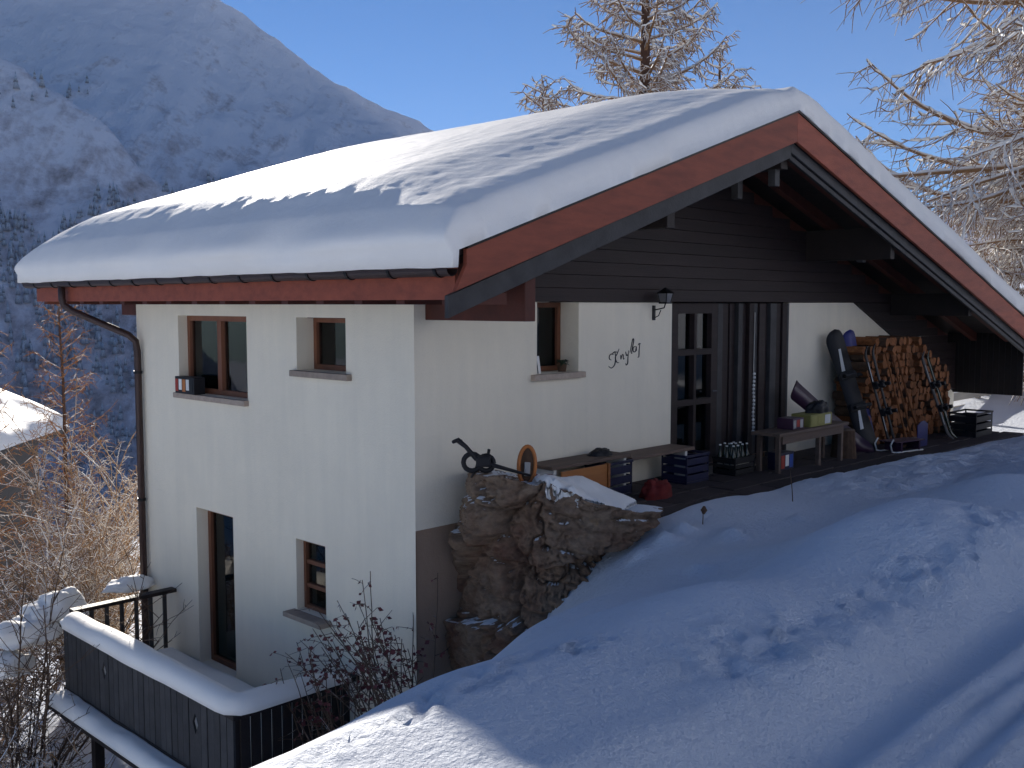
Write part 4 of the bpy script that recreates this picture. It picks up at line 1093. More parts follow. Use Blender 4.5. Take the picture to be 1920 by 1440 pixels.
# crate with bottles by the door
t = crate('bottle_crate', 'dark crate full of bottles standing by the boarded entrance panel', 'crate', 4.82, 5.30, -0.72, -0.38, -0.085, 0.20, M['black_rubber'])
bt = None
for i in range(4):
    for j in range(3):
        x, y = 4.90+i*0.11, -0.64+j*0.10
        b_ = MB(); b_.tube([(0, 0, 0), (0, 0, .20), (0, 0, .25), (0, 0, .33)], [.036, .036, .016, .014], 8)
        o = thing('bottle', 'dark green glass bottle with pale cap in the crate by the entrance panel', 'bottle', (x, y, -0.055+rp.uniform(0, .03)), 'bottles in the crate')
        if bt is None:
            bt = (b_.build('bottle_glass', M['bottle'], o, smooth=True), MB().tube([(0, 0, .33), (0, 0, .345)], .017, 8).build('cap', M['white_paint'], o), MB().tube([(0, 0, .07), (0, 0, .15)], .0372, 8, caps=False).build('label', M['curtain'], o))
        else:
            for q in bt: copy_of(q, o)
# low wooden table with cartons
t = thing('low_table', 'low dark wooden table in front of the entrance panel', 'table', (0, 0, 0))
MB().box(5.36, 7.35, -1.05, -0.62, 0.40, 0.445).build('table_top', M['bench_wood'], t, bevel=0.008)
for (x, y) in ((5.44, -1.0), (7.22, -1.0), (5.44, -.72), (7.22, -.72), (6.55, -1.0)): MB().box(x, x+0.06, y, y+0.06, pz(x)-0.01, 0.40).build('leg', M['bench_wood'], t, bevel=0.005)
MB().box(5.50, 7.22, -1.02, -0.99, 0.29, 0.395).build('apron', M['bench_wood'], t)
def carton(name, label, x, y, z, sx_, sy_, sz_, mats, rot=0):
    t = thing(name, label, 'carton', (x, y, z)); t.rotation_euler = (0, 0, R(rot))
    MB().box(-sx_/2, sx_/2, -sy_/2, sy_/2, 0, sz_).build('box', mats[0], t, bevel=0.006)
    for k, m_ in enumerate(mats[1:]):
        n_ = len(mats)-1; x0 = -sx_/2+0.012 + (sx_-0.024)*k/n_; x1 = x0+(sx_-0.024)/n_*0.8
        MB().box(x0, x1, -sy_/2-0.004, -sy_/2-0.001, sz_*(0.12+0.1*(k % 2)), sz_*0.86).build('print', m_, t)
    return t
carton('storage_box', 'yellow green box with pale end on the low table', 6.62, -0.84, 0.446, 0.62, 0.30, 0.17, [M['yellow_box'], M['yellow_box'], M['yellow_box'], M['white_paint']])
carton('carton', 'small mottled purple carton on the low table beside the yellow box', 6.02, -0.84, 0.446, 0.30, 0.24, 0.15, [M['purple'], M['curtain'], M['red_paint'], M['curtain']])
carton('carton', 'red white and blue drinks carton under the low table', 5.85, -0.80, pz(5.8)-0.004, 0.36, 0.2, 0.24, [M['navy'], M['red_paint'], M['white_paint'], M['blue_paint']])
lump('shoe_bag', 6.75, -0.86, 0.615, 0.22, 0.13, 0.16, M['black_rubber'], 15, 'black crumpled bag lying on the yellow box', 'bag')
t = thing('stump', 'pale chopping block beside the low table', 'stump', (7.6, -0.85, pz(7.6)-0.01)); MB().tube([(0, 0, 0), (0, 0, .3), (0, 0, .42)], [.19, .165, .16], 16).build('trunk', M['bark'], t, smooth=False); MB().tube([(0, 0, .42), (0, 0, .432)], .15, 16).build('cut_face', M['bench_wood'], t)
# pale strand hanging on the entrance panel
t = thing('hanging_strand', 'thin pale strand of small beads hanging on the entrance panel', 'strand', (6.42, -0.02, 0.25))
MB().tube([(0, 0, 0), (0.01, 0, .5), (-.01, 0, 1.0), (0.0, 0.0, 1.78)], 0.008, 5).build('cord', M['curtain'], t)
bd = None
for k in range(16):
    zz = 0.05+k*0.056
    if bd is None: bd = MB().tube([(0, -.001, -.022), (0, -.001, -.01), (0, -.001, .01), (0, -.001, .022)], [.006, .022, .022, .006], 8).build('bead', M['white_paint'], t, smooth=True, loc=(0, 0, zz))
    else: copy_of(bd, t, loc=(0.008*math.sin(k), 0, zz))

# snowboards and skis leaning against the wall
def board_mesh(Lh, wd, th=0.012, kick=0.09, waist=0.86, n=80):
    """upright board in local x-z plane, tips curved towards -y"""
    V = []
    for i in range(n+1):
        s = i/n; z = Lh*s; e = min(s, 1-s)
        w_ = wd*(waist+(1-waist)*abs(2*s-1)**1.5)
        tip = min(1, e/0.10); w_ *= math.sqrt(max(0.0, 1-(1-tip)**2)) if tip < 1 else 1
        y = -kick*max(0, (abs(2*s-1)-0.78)/0.22)**2
        V += [(-w_/2, y, z), (w_/2, y, z), (w_/2, y+th, z), (-w_/2, y+th, z)]
    F = grid_faces(n+1, 4, True)
    return np.array(V), F
def leaning(name, label, cat, base, rz, lean, roll, Lh, wd, m, m2=None, kick=0.09, bindings=True, bm_=None, group=None):
    t = thing(name, label, cat, base, group); t.rotation_euler = (R(lean), R(roll), R(rz))
    V, F = board_mesh(Lh, wd, kick=kick); mesh_obj('board', V, F, m, t, True)
    if m2:
        for z0_, z1_ in ((.18, .33), (.66, .84)): MB().prism([(-wd*.16, Lh*z0_), (wd*.02, Lh*z0_), (wd*.14, Lh*z1_), (wd*.02, Lh*z1_)], 'y', -0.004, -0.001).build('graphic', m2, t)
    if bindings:
        for zz in (0.36, 0.62):
            MB().box(-wd*0.42, wd*0.42, -0.07, -0.005, Lh*zz-0.06, Lh*zz+0.06).box(-wd*0.30, wd*0.30, -0.16, -0.07, Lh*zz-0.03, Lh*zz+0.03).build('binding', bm_ or M['black_rubber'], t, bevel=0.015)
    return t
leaning('snowboard', 'black snowboard with white print leaning upright on the white wall', 'snowboard', (8.62, -0.80, pz(8.6)), -32, -14, -13, 1.98, 0.33, M['black_rubber'], M['white_paint'])
leaning('snowboard', 'blue snowboard leaning behind the black one by the woodpile', 'snowboard', (8.92, -0.66, pz(8.9)), -28, -11, -7, 1.92, 0.28, M['blue_plastic'], M['blue_paint'])
leaning('snowboard', 'purple snowboard leaning low with its curved tip over the low table', 'snowboard', (8.50, -0.78, pz(8.2)+.0), -6, -9, -56, 2.0, 0.30, M['purple'], None, 0.16, False)
for k, (x, rl, lab) in enumerate(((9.05, -17, 'narrow black ski with silver stripe leaning left of the woodpile'), (9.24, -14, 'second narrow black ski leaning against the woodpile front'))):
    leaning('ski', lab, 'ski', (x, -0.95, pz(x)), 4, -10, rl, 1.75, 0.085, M['black_rubber'], M['white_paint'] if k == 0 else None, 0.08, True)
t = thing('sled', 'dark purple sled with pale metal runners at the foot of the snowboards', 'sled', (8.95, -1.12, pz(8.9)-.004)); t.rotation_euler = (0, 0, R(-12))
for yy in (-0.14, 0.14): MB().tube([(-0.35, yy, .22), (-0.42, yy, .14), (-0.38, yy, .03), (-0.28, yy, .012), (0.40, yy, .012)], 0.013, 6).build('runner', M['white_paint'], t, smooth=True)
for yy in np.linspace(-0.13, 0.13, 4): MB().box(-0.30, 0.42, yy-0.03, yy+0.03, 0.16, 0.178).build('slat', M['purple'], t, bevel=0.004)
for xx in (-0.15, 0.3): MB().box(xx-0.02, xx+0.02, -0.15, 0.15, 0.02, 0.159).build('strut', M['purple'], t)

# woodpile
wp = thing('woodpile', 'tall stack of split orange brown firewood against the white wall', 'woodpile', (10.3, -0.35, pz(10)))
def pile_top(x):
    return float(np.interp(x, [8.70, 8.71, 9.25, 9.3, 9.6, 10.2, 10.7, 11.3, 11.9, 12.35], [1.42, 1.46, 1.46, 1.62, 1.74, 1.80, 1.66, 1.42, 1.18, 0.95]))
protos = []
rl = random.Random(21)
for k in range(6):
    mb = MB(); r_ = 0.088
    if k < 2: prof = [(r_*math.cos(a)*rl.uniform(.9, 1.05), r_*math.sin(a)*rl.uniform(.9, 1.05)) for a in np.linspace(0, 2*math.pi, 11, endpoint=False)]
    elif k < 4: prof = [(0, -0.085)] + [(r_*1.25*math.cos(a), -0.03+r_*1.15*math.sin(a)) for a in np.linspace(R(25), R(155), 6)]
    else: prof = [(-.075, -.07), (.07, -.085), (.085, .03), (.02, .09), (-.08, .06)]
    n = len(prof); mb.v = [(a, -.25, b_) for a, b_ in prof]+[(a, .25, b_) for a, b_ in prof]
    mb.f = [tuple(range(n))[::-1], tuple(range(n, 2*n))]; mb.m = [0, 0]
    for q in range(n): mb.f.append((q, (q+1) % n, n+(q+1) % n, n+q)); mb.m.append(1 if (k < 2 or 1 <= q < n-1) and k < 4 else 0)
    o = mb.build('log', [M['log_end'], M['bark']], wp); protos.append(o)
used = [False]*6; row = 0; z = 0.072; cnt = 0
while z < 1.8:
    x = 8.82 + (0.075 if row % 2 else 0)
    while x < 12.4:
        if z + pz(10)+0.05 < pile_top(x):
            k = rl.randrange(6); loc = (x-10.3+rl.uniform(-.012, .012), rl.uniform(-.05, .06), z+rl.uniform(-.012, .012)-0.015*(x-10)); rot = (rl.uniform(-.03, .03), rl.choice((rl.uniform(0, 6.28), rl.uniform(-.3, .3))), rl.uniform(-.04, .04)); s_ = rl.uniform(.72, .9)
            if not used[k]: o = protos[k]; o.location = loc; o.rotation_euler = rot; o.scale = (s_, 1, s_); used[k] = True
            else: copy_of(protos[k], wp, None, loc, rot, (s_, rl.uniform(.9, 1.05), s_))
            cnt += 1
        x += 0.136
    z += 0.124; row += 1
print('logs', cnt)
# tools leaning on the woodpile
for k, (x, dx, hgt, lab) in enumerate(((9.30, .02, 1.55, 'long wooden rake handle leaning on the woodpile, first of three'), (9.52, .05, 1.5, 'long wooden broom handle leaning on the woodpile, between rake and shovel'), (9.80, -.02, 1.45, 'long wooden shovel handle with blue blade leaning on the woodpile'))):
    nm = ('rake', 'broom', 'snow_shovel')[k]
    t = thing(nm, lab, ('rake', 'broom', 'shovel')[k], (x, -1.10, pz(x)-0.004))
    MB().tube([(0, 0, 0.08), (dx, 0.42, hgt)], 0.016, 8).build('handle', M['log_end'], t, smooth=True)
    if k == 0:
        mb = MB(); mb.box(-.22, .22, -.015, .015, .055, .085)
        for q in range(9): mb.box(-.21+q*.052, -.20+q*.052, -.008, .008, 0.0, .055)
        mb.build('rake_head', M['bark'], t)
    elif k == 1: MB().prism([(-.14, 0), (.14, 0), (.11, .14), (.05, .18), (-.05, .18), (-.11, .14)], 'y', -.03, .03).build('broom_head', M['bench_wood'], t, bevel=.006)
    else: MB().prism([(-.20, 0.0), (.20, 0.0), (.205, .36), (.06, .42), (-.06, .42), (-.205, .36)], 'y', -.035, -.022).build('shovel_blade', M['blue_plastic'], t, bevel=.004)
for k, (x, rl_, lab) in enumerate(((11.05, -19, 'grey ski leaning on the right part of the woodpile'), (11.22, -17, 'dark green ski leaning beside the grey ski on the woodpile'))):
    leaning('ski', lab, 'ski', (x, -1.1, pz(x)), 0, -12, rl_, 1.65, 0.10, M['grey_wood'] if k == 0 else M['bottle'], M['curtain'] if k == 0 else None, 0.08, True)
t = crate('storage_crate', 'large black plastic crate at the right end of the woodpile', 'crate', 11.75, 12.55, -1.28, -0.80, pz(12)-0.03, 0.42, M['black_rubber'])
# drinks carton on the window sill
t = carton('drinks_carton', 'red white and black drinks pack standing on the upper window sill', -0.02, 4.50, 0.982, 0.50, 0.16, 0.22, [M['black_rubber'], M['red_paint'], M['white_paint'], M['orange_plastic'], M['white_paint'], M['black']], -90)
# small things on the gable window sill
t = thing('picture_card', 'pale upright card at the left of the gable window sill', 'card', (1.90, 0.06, 1.361)); t.rotation_euler = (R(-8), 0, R(20)); MB().box(-.05, .05, -.006, .006, 0, .20).build('card', M['white_paint'], t); MB().box(-.052, -.03, -.0085, -.0065, 0.002, .198).build('dark_edge', M['ink'], t)
t = thing('pot_plant', 'small potted plant on the right of the gable window sill', 'pot plant', (2.34, 0.10, 1.361)); MB().tube([(0, 0, 0), (0, 0, .09)], [.045, .06], 12).build('pot', M['bark'], t)
mb = MB(); rq = random.Random(2)
for k in range(26):
    a = rq.uniform(0, 6.28); l = rq.uniform(.05, .12); c_, s_ = math.cos(a), math.sin(a); h = rq.uniform(.09, .15)
    mb.poly([(0, 0, .085), (c_*l*.6-s_*.015, s_*l*.6+c_*.015, h), (c_*l, s_*l, h-.03), (c_*l*.6+s_*.015, s_*l*.6-c_*.015, h)])
M['green_leaf'] = mat('green_leaf', (0.045, 0.075, 0.04), (0.025, 0.045, 0.025), 8, 0.6, 0.1)
mb.build('leaves', M['green_leaf'], t)

# pale rail fence beyond the low eave
t = thing('rail_fence', 'pale wooden rail fence topped with snow beyond the low eave', 'fence', (0, 0, 0))
fy = 0.9
for (z0, z1) in ((-0.02, 0.17), (-0.32, -0.14)): MB().box(15.2, 24, fy-0.02, fy+0.02, z0, z1).build('rail', M['fence_wood'], t, bevel=.006)
for x in (15.6, 18.2, 20.8, 23.4): MB().box(x-.06, x+.06, fy+.021, fy+.12, -.9, .24).build('post', M['fence_wood'], t, bevel=.006)
o = snow_slab('fence_snow', 15.25, 23.9, fy-.06, fy+.06, lambda X, Y: .172+.07*dome(np.minimum(np.minimum(X-15.25, 23.9-X), np.minimum(Y-fy+.06, fy+.06-Y)), .06)*(1+.3*vnoise(X*2, 0, 0, 3)), lambda X, Y: np.full_like(X, .171), 60, 10, M['snow']); tag(o, 'thin line of snow on the top rail of the pale fence', 'snow')

# ------------------------------------------------------------------ trees and shrubs
class Seg:
    """collects tapered twig segments and turns them into thin prisms"""
    def __init__(self): self.a = []; self.b = []; self.r0 = []; self.r1 = []
    def add(self, a, b, r0, r1): self.a.append(a); self.b.append(b); self.r0.append(r0); self.r1.append(r1)
    def path(self, pts, r0, r1):
        n = len(pts)-1
        for i in range(n): self.add(pts[i], pts[i+1], r0+(r1-r0)*i/n, r0+(r1-r0)*(i+1)/n)
    def build(self, name, m, parent, sides=4, smooth=False):
        A = np.array(self.a, float); B = np.array(self.b, float); r0 = np.array(self.r0)[:, None]; r1 = np.array(self.r1)[:, None]
        d = B-A; d /= np.maximum(np.linalg.norm(d, axis=1, keepdims=True), 1e-9)
        ref = np.where(np.abs(d[:, 2:3]) < 0.85, np.array([[0, 0, 1.0]]), np.array([[1.0, 0, 0]]))
        s = np.cross(d, ref); s /= np.linalg.norm(s, axis=1, keepdims=True); u = np.cross(s, d)
        n = len(A); V = np.zeros((n, 2*sides, 3))
        for k in range(sides):
            a = 2*math.pi*(k+0.5)/sides; o = s*math.cos(a)+u*math.sin(a)
            V[:, k] = A+o*r0; V[:, sides+k] = B+o*r1
        f = [(k, (k+1) % sides, sides+(k+1) % sides, sides+k) for k in range(sides)]
        F = (np.arange(n)[:, None, None]*2*sides+np.array(f)[None]).reshape(-1, 4)
        return mesh_obj(name, V.reshape(-1, 3), F, m, parent, smooth)

def curve(p, d, length, n, droop, jit, rg, lift=0.0):
    pts = [np.array(p, float)]; d = np.array(d, float); d /= np.linalg.norm(d); st = length/n
    for i in range(n):
        t = i/n
        d = d + np.array([rg.uniform(-jit, jit), rg.uniform(-jit, jit), rg.uniform(-jit, jit) - droop/n*(1-t) + lift/n*t*2])
        d /= np.linalg.norm(d); pts.append(pts[-1]+d*st)
    return pts

def larch(label, base, H, spread, seed, n_limb=60, low=0.22, twig=0.16, droop=0.55, lift=0.5, group=None, mt='larch', tr='larch_trunk', sec=0.26, tlen=0.28, twr=0.010, up0=0.15, name='larch_tree', r_trunk=None, thick=1.0, snow=0.0, limb_filter=None, limbs=None):
    rg = random.Random(seed)
    t = thing(name, label, 'tree', tuple(base), group)
    S = Seg(); W = Seg(); T = MB()
    rt = r_trunk or H*0.014
    tp = []; x = y = 0
    for i in range(13):
        x += rg.uniform(-.03, .03)*H/14; y += rg.uniform(-.03, .03)*H/14; tp.append((x, y, H*i/12))
    T.tube(tp, [rt*(1-i/12.5)**0.8+0.012 for i in range(13)], 10); 
    def trunk_at(h):
        f = h/H*12; i = min(int(f), 11); a = f-i; return np.array(tp[i])*(1-a)+np.array(tp[i+1])*a
    for i in range(n_limb + len(limbs or [])):
        h = H*(low+(1-low)*(i+rg.random())/n_limb*0.985); q = h/H
        az = i*2.399+rg.uniform(-.5, .5)
        if limb_filter and not limb_filter(az % (2*math.pi), q): continue
        Ls = spread*(1-q)**0.62*rg.uniform(.65, 1.1)*(0.55+0.45*min(1, (q-low+.12)/.25)) + 0.25
        d = (math.cos(az), math.sin(az), up0+0.5*q+rg.uniform(-.12, .12))
        dr_, li_ = droop*rg.uniform(.6, 1.3), lift
        if i >= n_limb:
            h, az, Ls, up_, dr_, li_ = limbs[i-n_limb]; d = (math.cos(az), math.sin(az), up_)
        n = max(5, int(Ls/0.35))
        lp = curve(trunk_at(h), d, Ls, n, dr_, 0.05, rg, li_)
        r_l = (0.012+0.011*Ls)*thick
        S.path(lp, r_l, 0.009*thick)
        for k in range(n):
            if rg.random() < snow:
                rk_ = r_l+(0.009*thick-r_l)*k/n; rk_ = min(rk_, .034); a_ = lp[k]+np.array([0, 0, rk_*.8]); b_ = lp[k+1]+np.array([0, 0, rk_*.8]); m_ = a_+(b_-a_)*rg.uniform(.35, .65)+np.array([0, 0, rk_*.25])
                rr_ = rk_*rg.uniform(.7, 1.15)+.004; W.add(a_, m_, rr_*.45, rr_); W.add(m_, b_, rr_, rr_*.4)
        # secondary branches
        ns = max(3, int(Ls/sec))
        for k in range(ns):
            f = (0.18+0.82*(k+rg.random())/ns)*n; i0 = min(int(f), n-1); p = lp[i0]+(lp[i0+1]-lp[i0])*(f-i0)
            ax = lp[i0+1]-lp[i0]; ax /= np.linalg.norm(ax); sd = np.cross(ax, (0, 0, 1.0)); sd /= max(np.linalg.norm(sd), 1e-6)
            sg = rg.choice((-1, 1))
            dd = ax*rg.uniform(.35, .9)+sd*sg*rg.uniform(.3, .9)+np.array([0, 0, rg.uniform(-.55, .25)])
            l2 = Ls*rg.uniform(.14, .34)*(1-0.45*f/n)+0.12
            n2 = max(3, int(l2/0.18)); sp_ = curve(p, dd, l2, n2, droop*1.1, 0.12, rg, lift*.8)
            S.path(sp_, 0.011*thick, 0.006*thick)
            for w_ in range(n2):
                if rg.random() < snow*.7: W.add(sp_[w_]+np.array([0, 0, .012*thick]), sp_[w_+1]+np.array([0, 0, .010*thick]), .016*thick*rg.uniform(.6, 1.4), .011*thick*rg.uniform(.5, 1.2))
            nt_ = max(2, int(l2/twig))
            for w_ in range(nt_):
                f2 = (w_+rg.random())/nt_*n2; j0 = min(int(f2), n2-1); pp_ = sp_[j0]+(sp_[j0+1]-sp_[j0])*(f2-j0)
                d3 = (sp_[j0+1]-sp_[j0])/np.linalg.norm(sp_[j0+1]-sp_[j0])*rg.uniform(.2, 1)+np.array([rg.uniform(-.8, .8), rg.uniform(-.8, .8), rg.uniform(-1.0, .3)])
                l3 = tlen*rg.uniform(.35, 1.2); tw = curve(pp_, d3, l3, 2, .5, .15, rg)
                S.path(tw, twr*.9, twr*.5)
    T.build('trunk', M[tr], t, smooth=True)
    S.build('crown', M[mt], t)
    if W.a: tag(W.build('branch_snow', M['frost'], t, 6, True), kind='stuff')
    return t

M['frost'] = snow_mat('branch_snow', 30, 0.3, 0.01, 8.0, (0.84, 0.83, 0.80))
larch('tall frosted larch rising behind the roof ridge', (16.6, 9.6, -0.3), 15.5, 3.9, 11, 100, 0.34, 0.08, 0.95, 1.2, mt='larch', sec=0.17, tlen=0.36, twr=0.020, r_trunk=0.25, thick=1.9, snow=.75)
larch('lower bushy frosted larch left of the tall larch behind the ridge', (14.2, 11.2, -0.3), 8.5, 2.3, 14, 60, 0.45, 0.08, 0.5, 0.5, sec=0.15, tlen=0.3, twr=0.019, thick=1.5, snow=.8)
larch('slender frosted larch whose tip leans past the ridge', (19.9, 9.3, 0.2), 9.6, 1.1, 31, 26, 0.4, 0.10, 0.4, 0.9, sec=0.2, tlen=0.28, twr=0.018, thick=1.5, snow=.8)
lv = random.Random(3); LL = []
for k in range(30):      # long limbs sweeping over the roof, some sagging, some with upturned tips
    LL.append((lv.uniform(4.6, 12.0), R(lv.uniform(112, 200)), lv.uniform(4.2, 6.6), lv.uniform(-.35, .25), lv.uniform(.2, 1.0), lv.uniform(0, 1.6) if k % 2 else 0.1))
larch('big spreading larch with long bare drooping limbs beside the low eave', (18.3, -2.0, -0.2), 15.0, 5.6, 17, 60, 0.24, 0.13, 1.0, 1.2, sec=0.26, tlen=0.5, twr=0.013, up0=0.1, r_trunk=0.27, thick=2.1, snow=.6, limbs=LL)
larch('dense twiggy larch standing behind the low right end of the roof', (20.6, 0.6, -0.2), 8.6, 3.6, 23, 120, 0.10, 0.09, 1.1, 0.6, sec=0.16, tlen=0.5, twr=0.015, thick=1.5, snow=.5)
# young larches with orange twigs below the house on the left
for i, (x, y, H, sp, lab) in enumerate(((.2, 13.6, 9.2, 1.7, 'young larch with dense orange brown twigs left of the downpipe'), (2.6, 15.2, 8.6, 1.4, 'slim young larch with orange twigs just beyond the downpipe'), (-1.6, 13.2, 8.2, 1.6, 'young orange larch standing in front of the snowy neighbouring roof'))):
    larch(lab, (x, y, ground_z(x, y)-.3), H, sp, 40+i, 84, .15, .10, .35, .7, mt='orange_larch', sec=.14, tlen=.22, twr=.0075, name='young_larch', r_trunk=.05, thick=.65, snow=.12)

def shrub(name, label, base, n_stem, H, spread, seed, mt='shrub', twr=.007, twig=.10, tlen=.18, lean=(0, 0), group=None, cat='shrub', droop=.4):
    rg = random.Random(seed); t = thing(name, label, cat, tuple(base), group); S = Seg()
    for i in range(n_stem):
        a = rg.uniform(0, 6.283); d = (math.cos(a)*spread*rg.uniform(.2, 1)+lean[0], math.sin(a)*spread*rg.uniform(.2, 1)+lean[1], 1)
        Ls = H*rg.uniform(.6, 1.1); n = max(5, int(Ls/.22)); lp = curve((rg.uniform(-.12, .12), rg.uniform(-.12, .12), 0), d, Ls, n, droop*rg.uniform(.3, 1.4), .08, rg)
        S.path(lp, .012*H**.5, .006)
        ns = int(Ls/.16)
        for k in range(ns):
            f = (.2+.8*(k+rg.random())/ns)*n; i0 = min(int(f), n-1); p = lp[i0]+(lp[i0+1]-lp[i0])*(f-i0)
            ax = (lp[i0+1]-lp[i0])/np.linalg.norm(lp[i0+1]-lp[i0]); dd = ax*.7+np.array([rg.uniform(-.9, .9), rg.uniform(-.9, .9), rg.uniform(-.3, .6)])
            l2 = Ls*rg.uniform(.1, .3); n2 = 4; sp_ = curve(p, dd, l2, n2, .2, .15, rg); S.path(sp_, twr, twr*.6)
            for w_ in range(max(1, int(l2/twig))):
                f2 = rg.random()*n2; j0 = min(int(f2), n2-1); pp_ = sp_[j0]+(sp_[j0+1]-sp_[j0])*(f2-j0)
                S.path(curve(pp_, (rg.uniform(-1, 1), rg.uniform(-1, 1), rg.uniform(-.4, .9)), tlen*rg.uniform(.4, 1.1), 2, .2, .2, rg), twr*.75, twr*.4)
    S.build('branches', M[mt], t)
    return t
shr = [(-.2, 7.6, 3.3, 'frosted shrub just behind the far end of the balcony'), (-1.9, 7.4, 3.2, 'frosted shrub beside the far balcony corner'), (.4, 9.2, 3.6, 'frosted shrub below the downpipe'), (-1.2, 9.6, 3.8, 'tall frosted shrub on the slope beyond the balcony'), (-2.9, 8.6, 3.4, 'frosted shrub on the slope left of the balcony end'), (-3.0, 6.4, 2.5, 'low frosted shrub under the far balcony corner'), (-2.6, 5.0, 1.9, 'low frosted shrub below the balcony ledge'), (-2.2, 3.6, 1.3, 'small frosted shrub among the balcony supports'), (1.6, 11.5, 4.2, 'frosted thicket on the slope behind the house wall')]
for i, (x, y, H, lab) in enumerate(shr):
    shrub('frosted_shrub', lab, (x, y, ground_z(x, y)-.1), 26, H, .42, 60+i, twr=.0105, group='frosted shrubs below the house')
# bare shrub whose arching stems cross the balcony corner
shrub('bare_shrub', 'bare brown shrub with arching stems crossing the balcony corner', (-2.0, 5.55, ground_z(-2.0, 5.55)-.1), 16, 3.5, .34, 83, 'twig', .006, .22, .22, (.05, -.18), droop=.5)
# dead red-leaved bush between the wall corner and the balcony
def red_bush(bx_, by_, seed, n_stem, hmul, sy, label):
    bz_ = ground_z(bx_, by_)-.05
    t = thing('red_leaved_bush', label, 'bush', (bx_, by_, bz_))
    rg = random.Random(seed); S = Seg(); leaves = []
    for i in range(n_stem):
        tgt = rg.random()
        d = (rg.uniform(-.4, .15), rg.uniform(-.15, 1.15)*(.4+.6*tgt)*sy, 1.0)
        Ls = rg.uniform(.9, 1.65)*(1-.25*abs(d[1]))*hmul; n = 9; lp = curve((rg.uniform(-.2, .25), rg.uniform(-.35, .45), 0), d, Ls, n, .35, .07, rg); S.path(lp, .008, .004)
        for k in range(7):
            f = rg.uniform(.3, 1)*n; i0 = min(int(f), n-1); p = lp[i0]+(lp[i0+1]-lp[i0])*(f-i0); sp_ = curve(p, (rg.uniform(-1, 1), rg.uniform(-1, 1), rg.uniform(-.2, .8)), rg.uniform(.1, .28), 3, .2, .2, rg); S.path(sp_, .004, .0025)
            if f/n > .5:
                for q in range(rg.randrange(1, 4)): leaves.append(sp_[rg.randrange(1, 4)])
    tag(S.build('stems', M['twig'], t), kind='stuff')
    mb = MB()
    for c_ in leaves:
        c_ = Vector(c_); u_ = Vector((rg.uniform(-1, 1), rg.uniform(-1, 1), rg.uniform(-1, .3))).normalized(); v_ = u_.orthogonal().normalized(); w_ = u_.cross(v_); l = rg.uniform(.035, .07)
        mb.poly([c_, c_+u_*l*.5+v_*l*.38, c_+u_*l+w_*l*.15, c_+u_*l*.5-v_*l*.38])
    tag(mb.build('leaves', M['red_leaf'], t), kind='stuff')
red_bush(-.42, -.30, 91, 36, 1.08, 1.0, 'taller bush with withered dark red leaves at the foot of the white wall corner')
red_bush(-.62, .42, 95, 22, .95, .9, 'lower bush with withered dark red leaves behind the near end of the balcony')
# thin dry stalks poking out of the snow
for i, (x, y, h, lab) in enumerate(((1.84, -2.2, .22, 'short dark dead seed head poking from the snow near the rock'), (3.35, -2.35, .42, 'thin dry stalk standing in the snow before the porch'))):
    t = thing('dry_stalk', lab, 'stalk', (x, y, ground_z(x, y)-.05)); S = Seg(); S.path(curve((0, 0, 0), (.05, .02, 1), h, 5, .1, .06, random.Random(i)), .006, .004); S.build('stem', M['twig'], t)
    if i == 0: MB().tube([(.01, 0, h-.06), (.015, 0, h-.02), (.02, 0, h+.02)], [.01, .035, .01], 7).build('seed_head', M['bark'], t)

# snow-laden heap on bushes behind the balcony end
def blob(name, c_, r_, seed, label, group=None):
    na, nh = 40, 24; V = []
    for j in range(nh):
        ph_ = -math.pi/2+math.pi*j/(nh-1)
        for a in np.linspace(0, 2*math.pi, na, endpoint=False):
            n_ = (math.cos(ph_)*math.cos(a), math.cos(ph_)*math.sin(a), math.sin(ph_)); k_ = 1+.45*float(fbm(n_[0]*1.6+seed, n_[1]*1.6, n_[2]*1.6, 4, seed))
            V.append((c_[0]+n_[0]*r_[0]*k_, c_[1]+n_[1]*r_[1]*k_, c_[2]+n_[2]*r_[2]*k_*(1 if n_[2] > 0 else .45)))
    o = mesh_obj(name, np.array(V), grid_faces(nh, na, True), M['snow']); return tag(o, label, 'snow', group)
blob('snow_heap', (-1.25, 5.95, -1.95), (.42, .34, .30), 3, 'large snow heap resting on bushes behind the balcony corner')
blob('snow_heap', (-1.75, 5.75, -2.15), (.40, .30, .24), 5, 'lower snow heap draped beside the balcony corner')
blob('snow_heap', (-2.1, 5.6, -2.45), (.36, .3, .2), 7, 'small snow heap hanging left of the balcony corner')
blob('snow_heap', (-.35, 5.75, -1.78), (.32, .2, .12), 8, 'small snow heap against the downpipe behind the balcony')

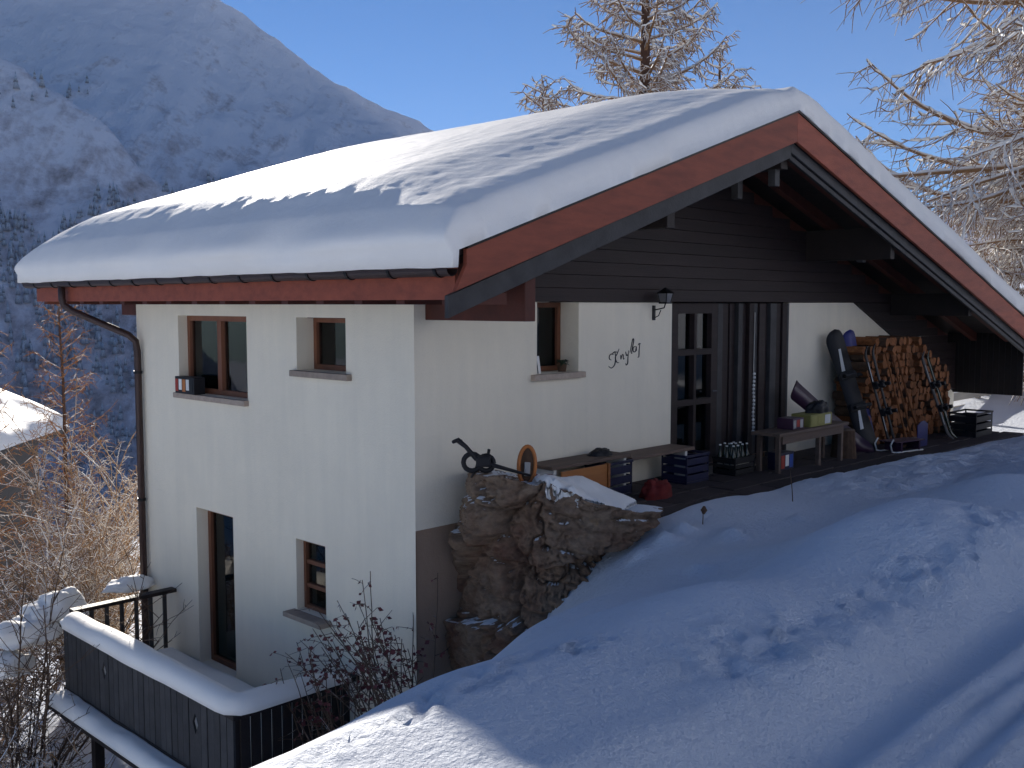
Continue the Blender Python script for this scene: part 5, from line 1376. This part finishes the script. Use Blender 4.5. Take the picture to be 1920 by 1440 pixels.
# neighbouring chalet lower down the slope: mostly out of view, its snowy roof corner shows
nb_ = thing('neighbour_chalet', 'neighbouring chalet on the slope with a snowy roof corner', 'house', (0, 0, 0))
c0 = np.array([4.0, 24.2]); dx_ = np.array([-0.72, 0.62]); dy_ = np.array([0.62, 0.72])
def NP(a, b_, z): q = c0+dx_*a+dy_*b_; return (q[0], q[1], z)
zr = lambda a: -2.3 + 0.42*min(a, 8-a)
mb = MB()
for (a0, a1) in ((0, 4), (4, 8)):
    mb.quad(NP(a0, 0, zr(a0)), NP(a1, 0, zr(a1)), NP(a1, 7, zr(a1)), NP(a0, 7, zr(a0))); mb.quad(NP(a0, 0, zr(a0)-.22), NP(a1, 0, zr(a1)-.22), NP(a1, 7, zr(a1)-.22), NP(a0, 7, zr(a0)-.22)); mb.quad(NP(a0, 0, zr(a0)), NP(a1, 0, zr(a1)), NP(a1, 0, zr(a1)-.22), NP(a0, 0, zr(a0)-.22))
mb.quad(NP(0, 0, zr(0)), NP(0, 7, zr(0)), NP(0, 7, zr(0)-.22), NP(0, 0, zr(0)-.22))
mb.build('roof', M['dark_wood'], nb_)
mb = MB(); zb = -9.0
mb.quad(NP(.9, .9, zb), NP(7.1, .9, zb), NP(7.1, .9, zr(.9)), NP(.9, .9, zr(.9))); mb.quad(NP(.9, .9, zb), NP(.9, 6.4, zb), NP(.9, 6.4, zr(.9)), NP(.9, .9, zr(.9))); mb.poly([NP(.9, .9, zr(.9)), NP(7.1, .9, zr(.9)), NP(4, .9, zr(4)-.25)])
mb.build('wall', M['dark_wood'], nb_)
na, nbn = 70, 50; V = []
for i in range(na):
    for j in range(nbn):
        a, b_ = 8.1*i/(na-1)-.05, 7.1*j/(nbn-1)-.05
        e = min(a+.05, 8.05-a, b_+.05, 7.05-b_); h = .42*float(dome(np.array(e), .3))*(.9+.3*float(vnoise(a*.9, b_*.9, 0, 4)))
        V.append(NP(a, b_, zr(min(max(a, 0), 8))+.01+h-.06*math.exp(-((a-4)/.4)**2)))
o = mesh_obj('neighbour_roof_snow', np.array(V), grid_faces(na, nbn), M['snow']); tag(o, 'snow on the neighbouring chalet roof beside the orange larches', 'snow')

# ------------------------------------------------------------------ thin cold haze filling the valley
HB = 3420.0
hz_ = MB().box(-HB, HB, -HB, HB, -262.0, 720.0).build('haze', bpy.data.materials.new('haze_air'))
tag(hz_, 'thin bluish winter haze filling the valley', 'haze', kind='stuff')
hm = hz_.data.materials[0]; hm.use_nodes = True
hn = hm.node_tree.nodes; hl = hm.node_tree.links
for n_ in list(hn): hn.remove(n_)
ho = hn.new('ShaderNodeOutputMaterial'); hv = hn.new('ShaderNodeVolumePrincipled')
hv.inputs['Color'].default_value = (0.82, 0.85, 1.0, 1)
hv.inputs['Density'].default_value = 0.00011
hv.inputs['Anisotropy'].default_value = 0.0
hl.new(hv.outputs[0], ho.inputs['Volume'])
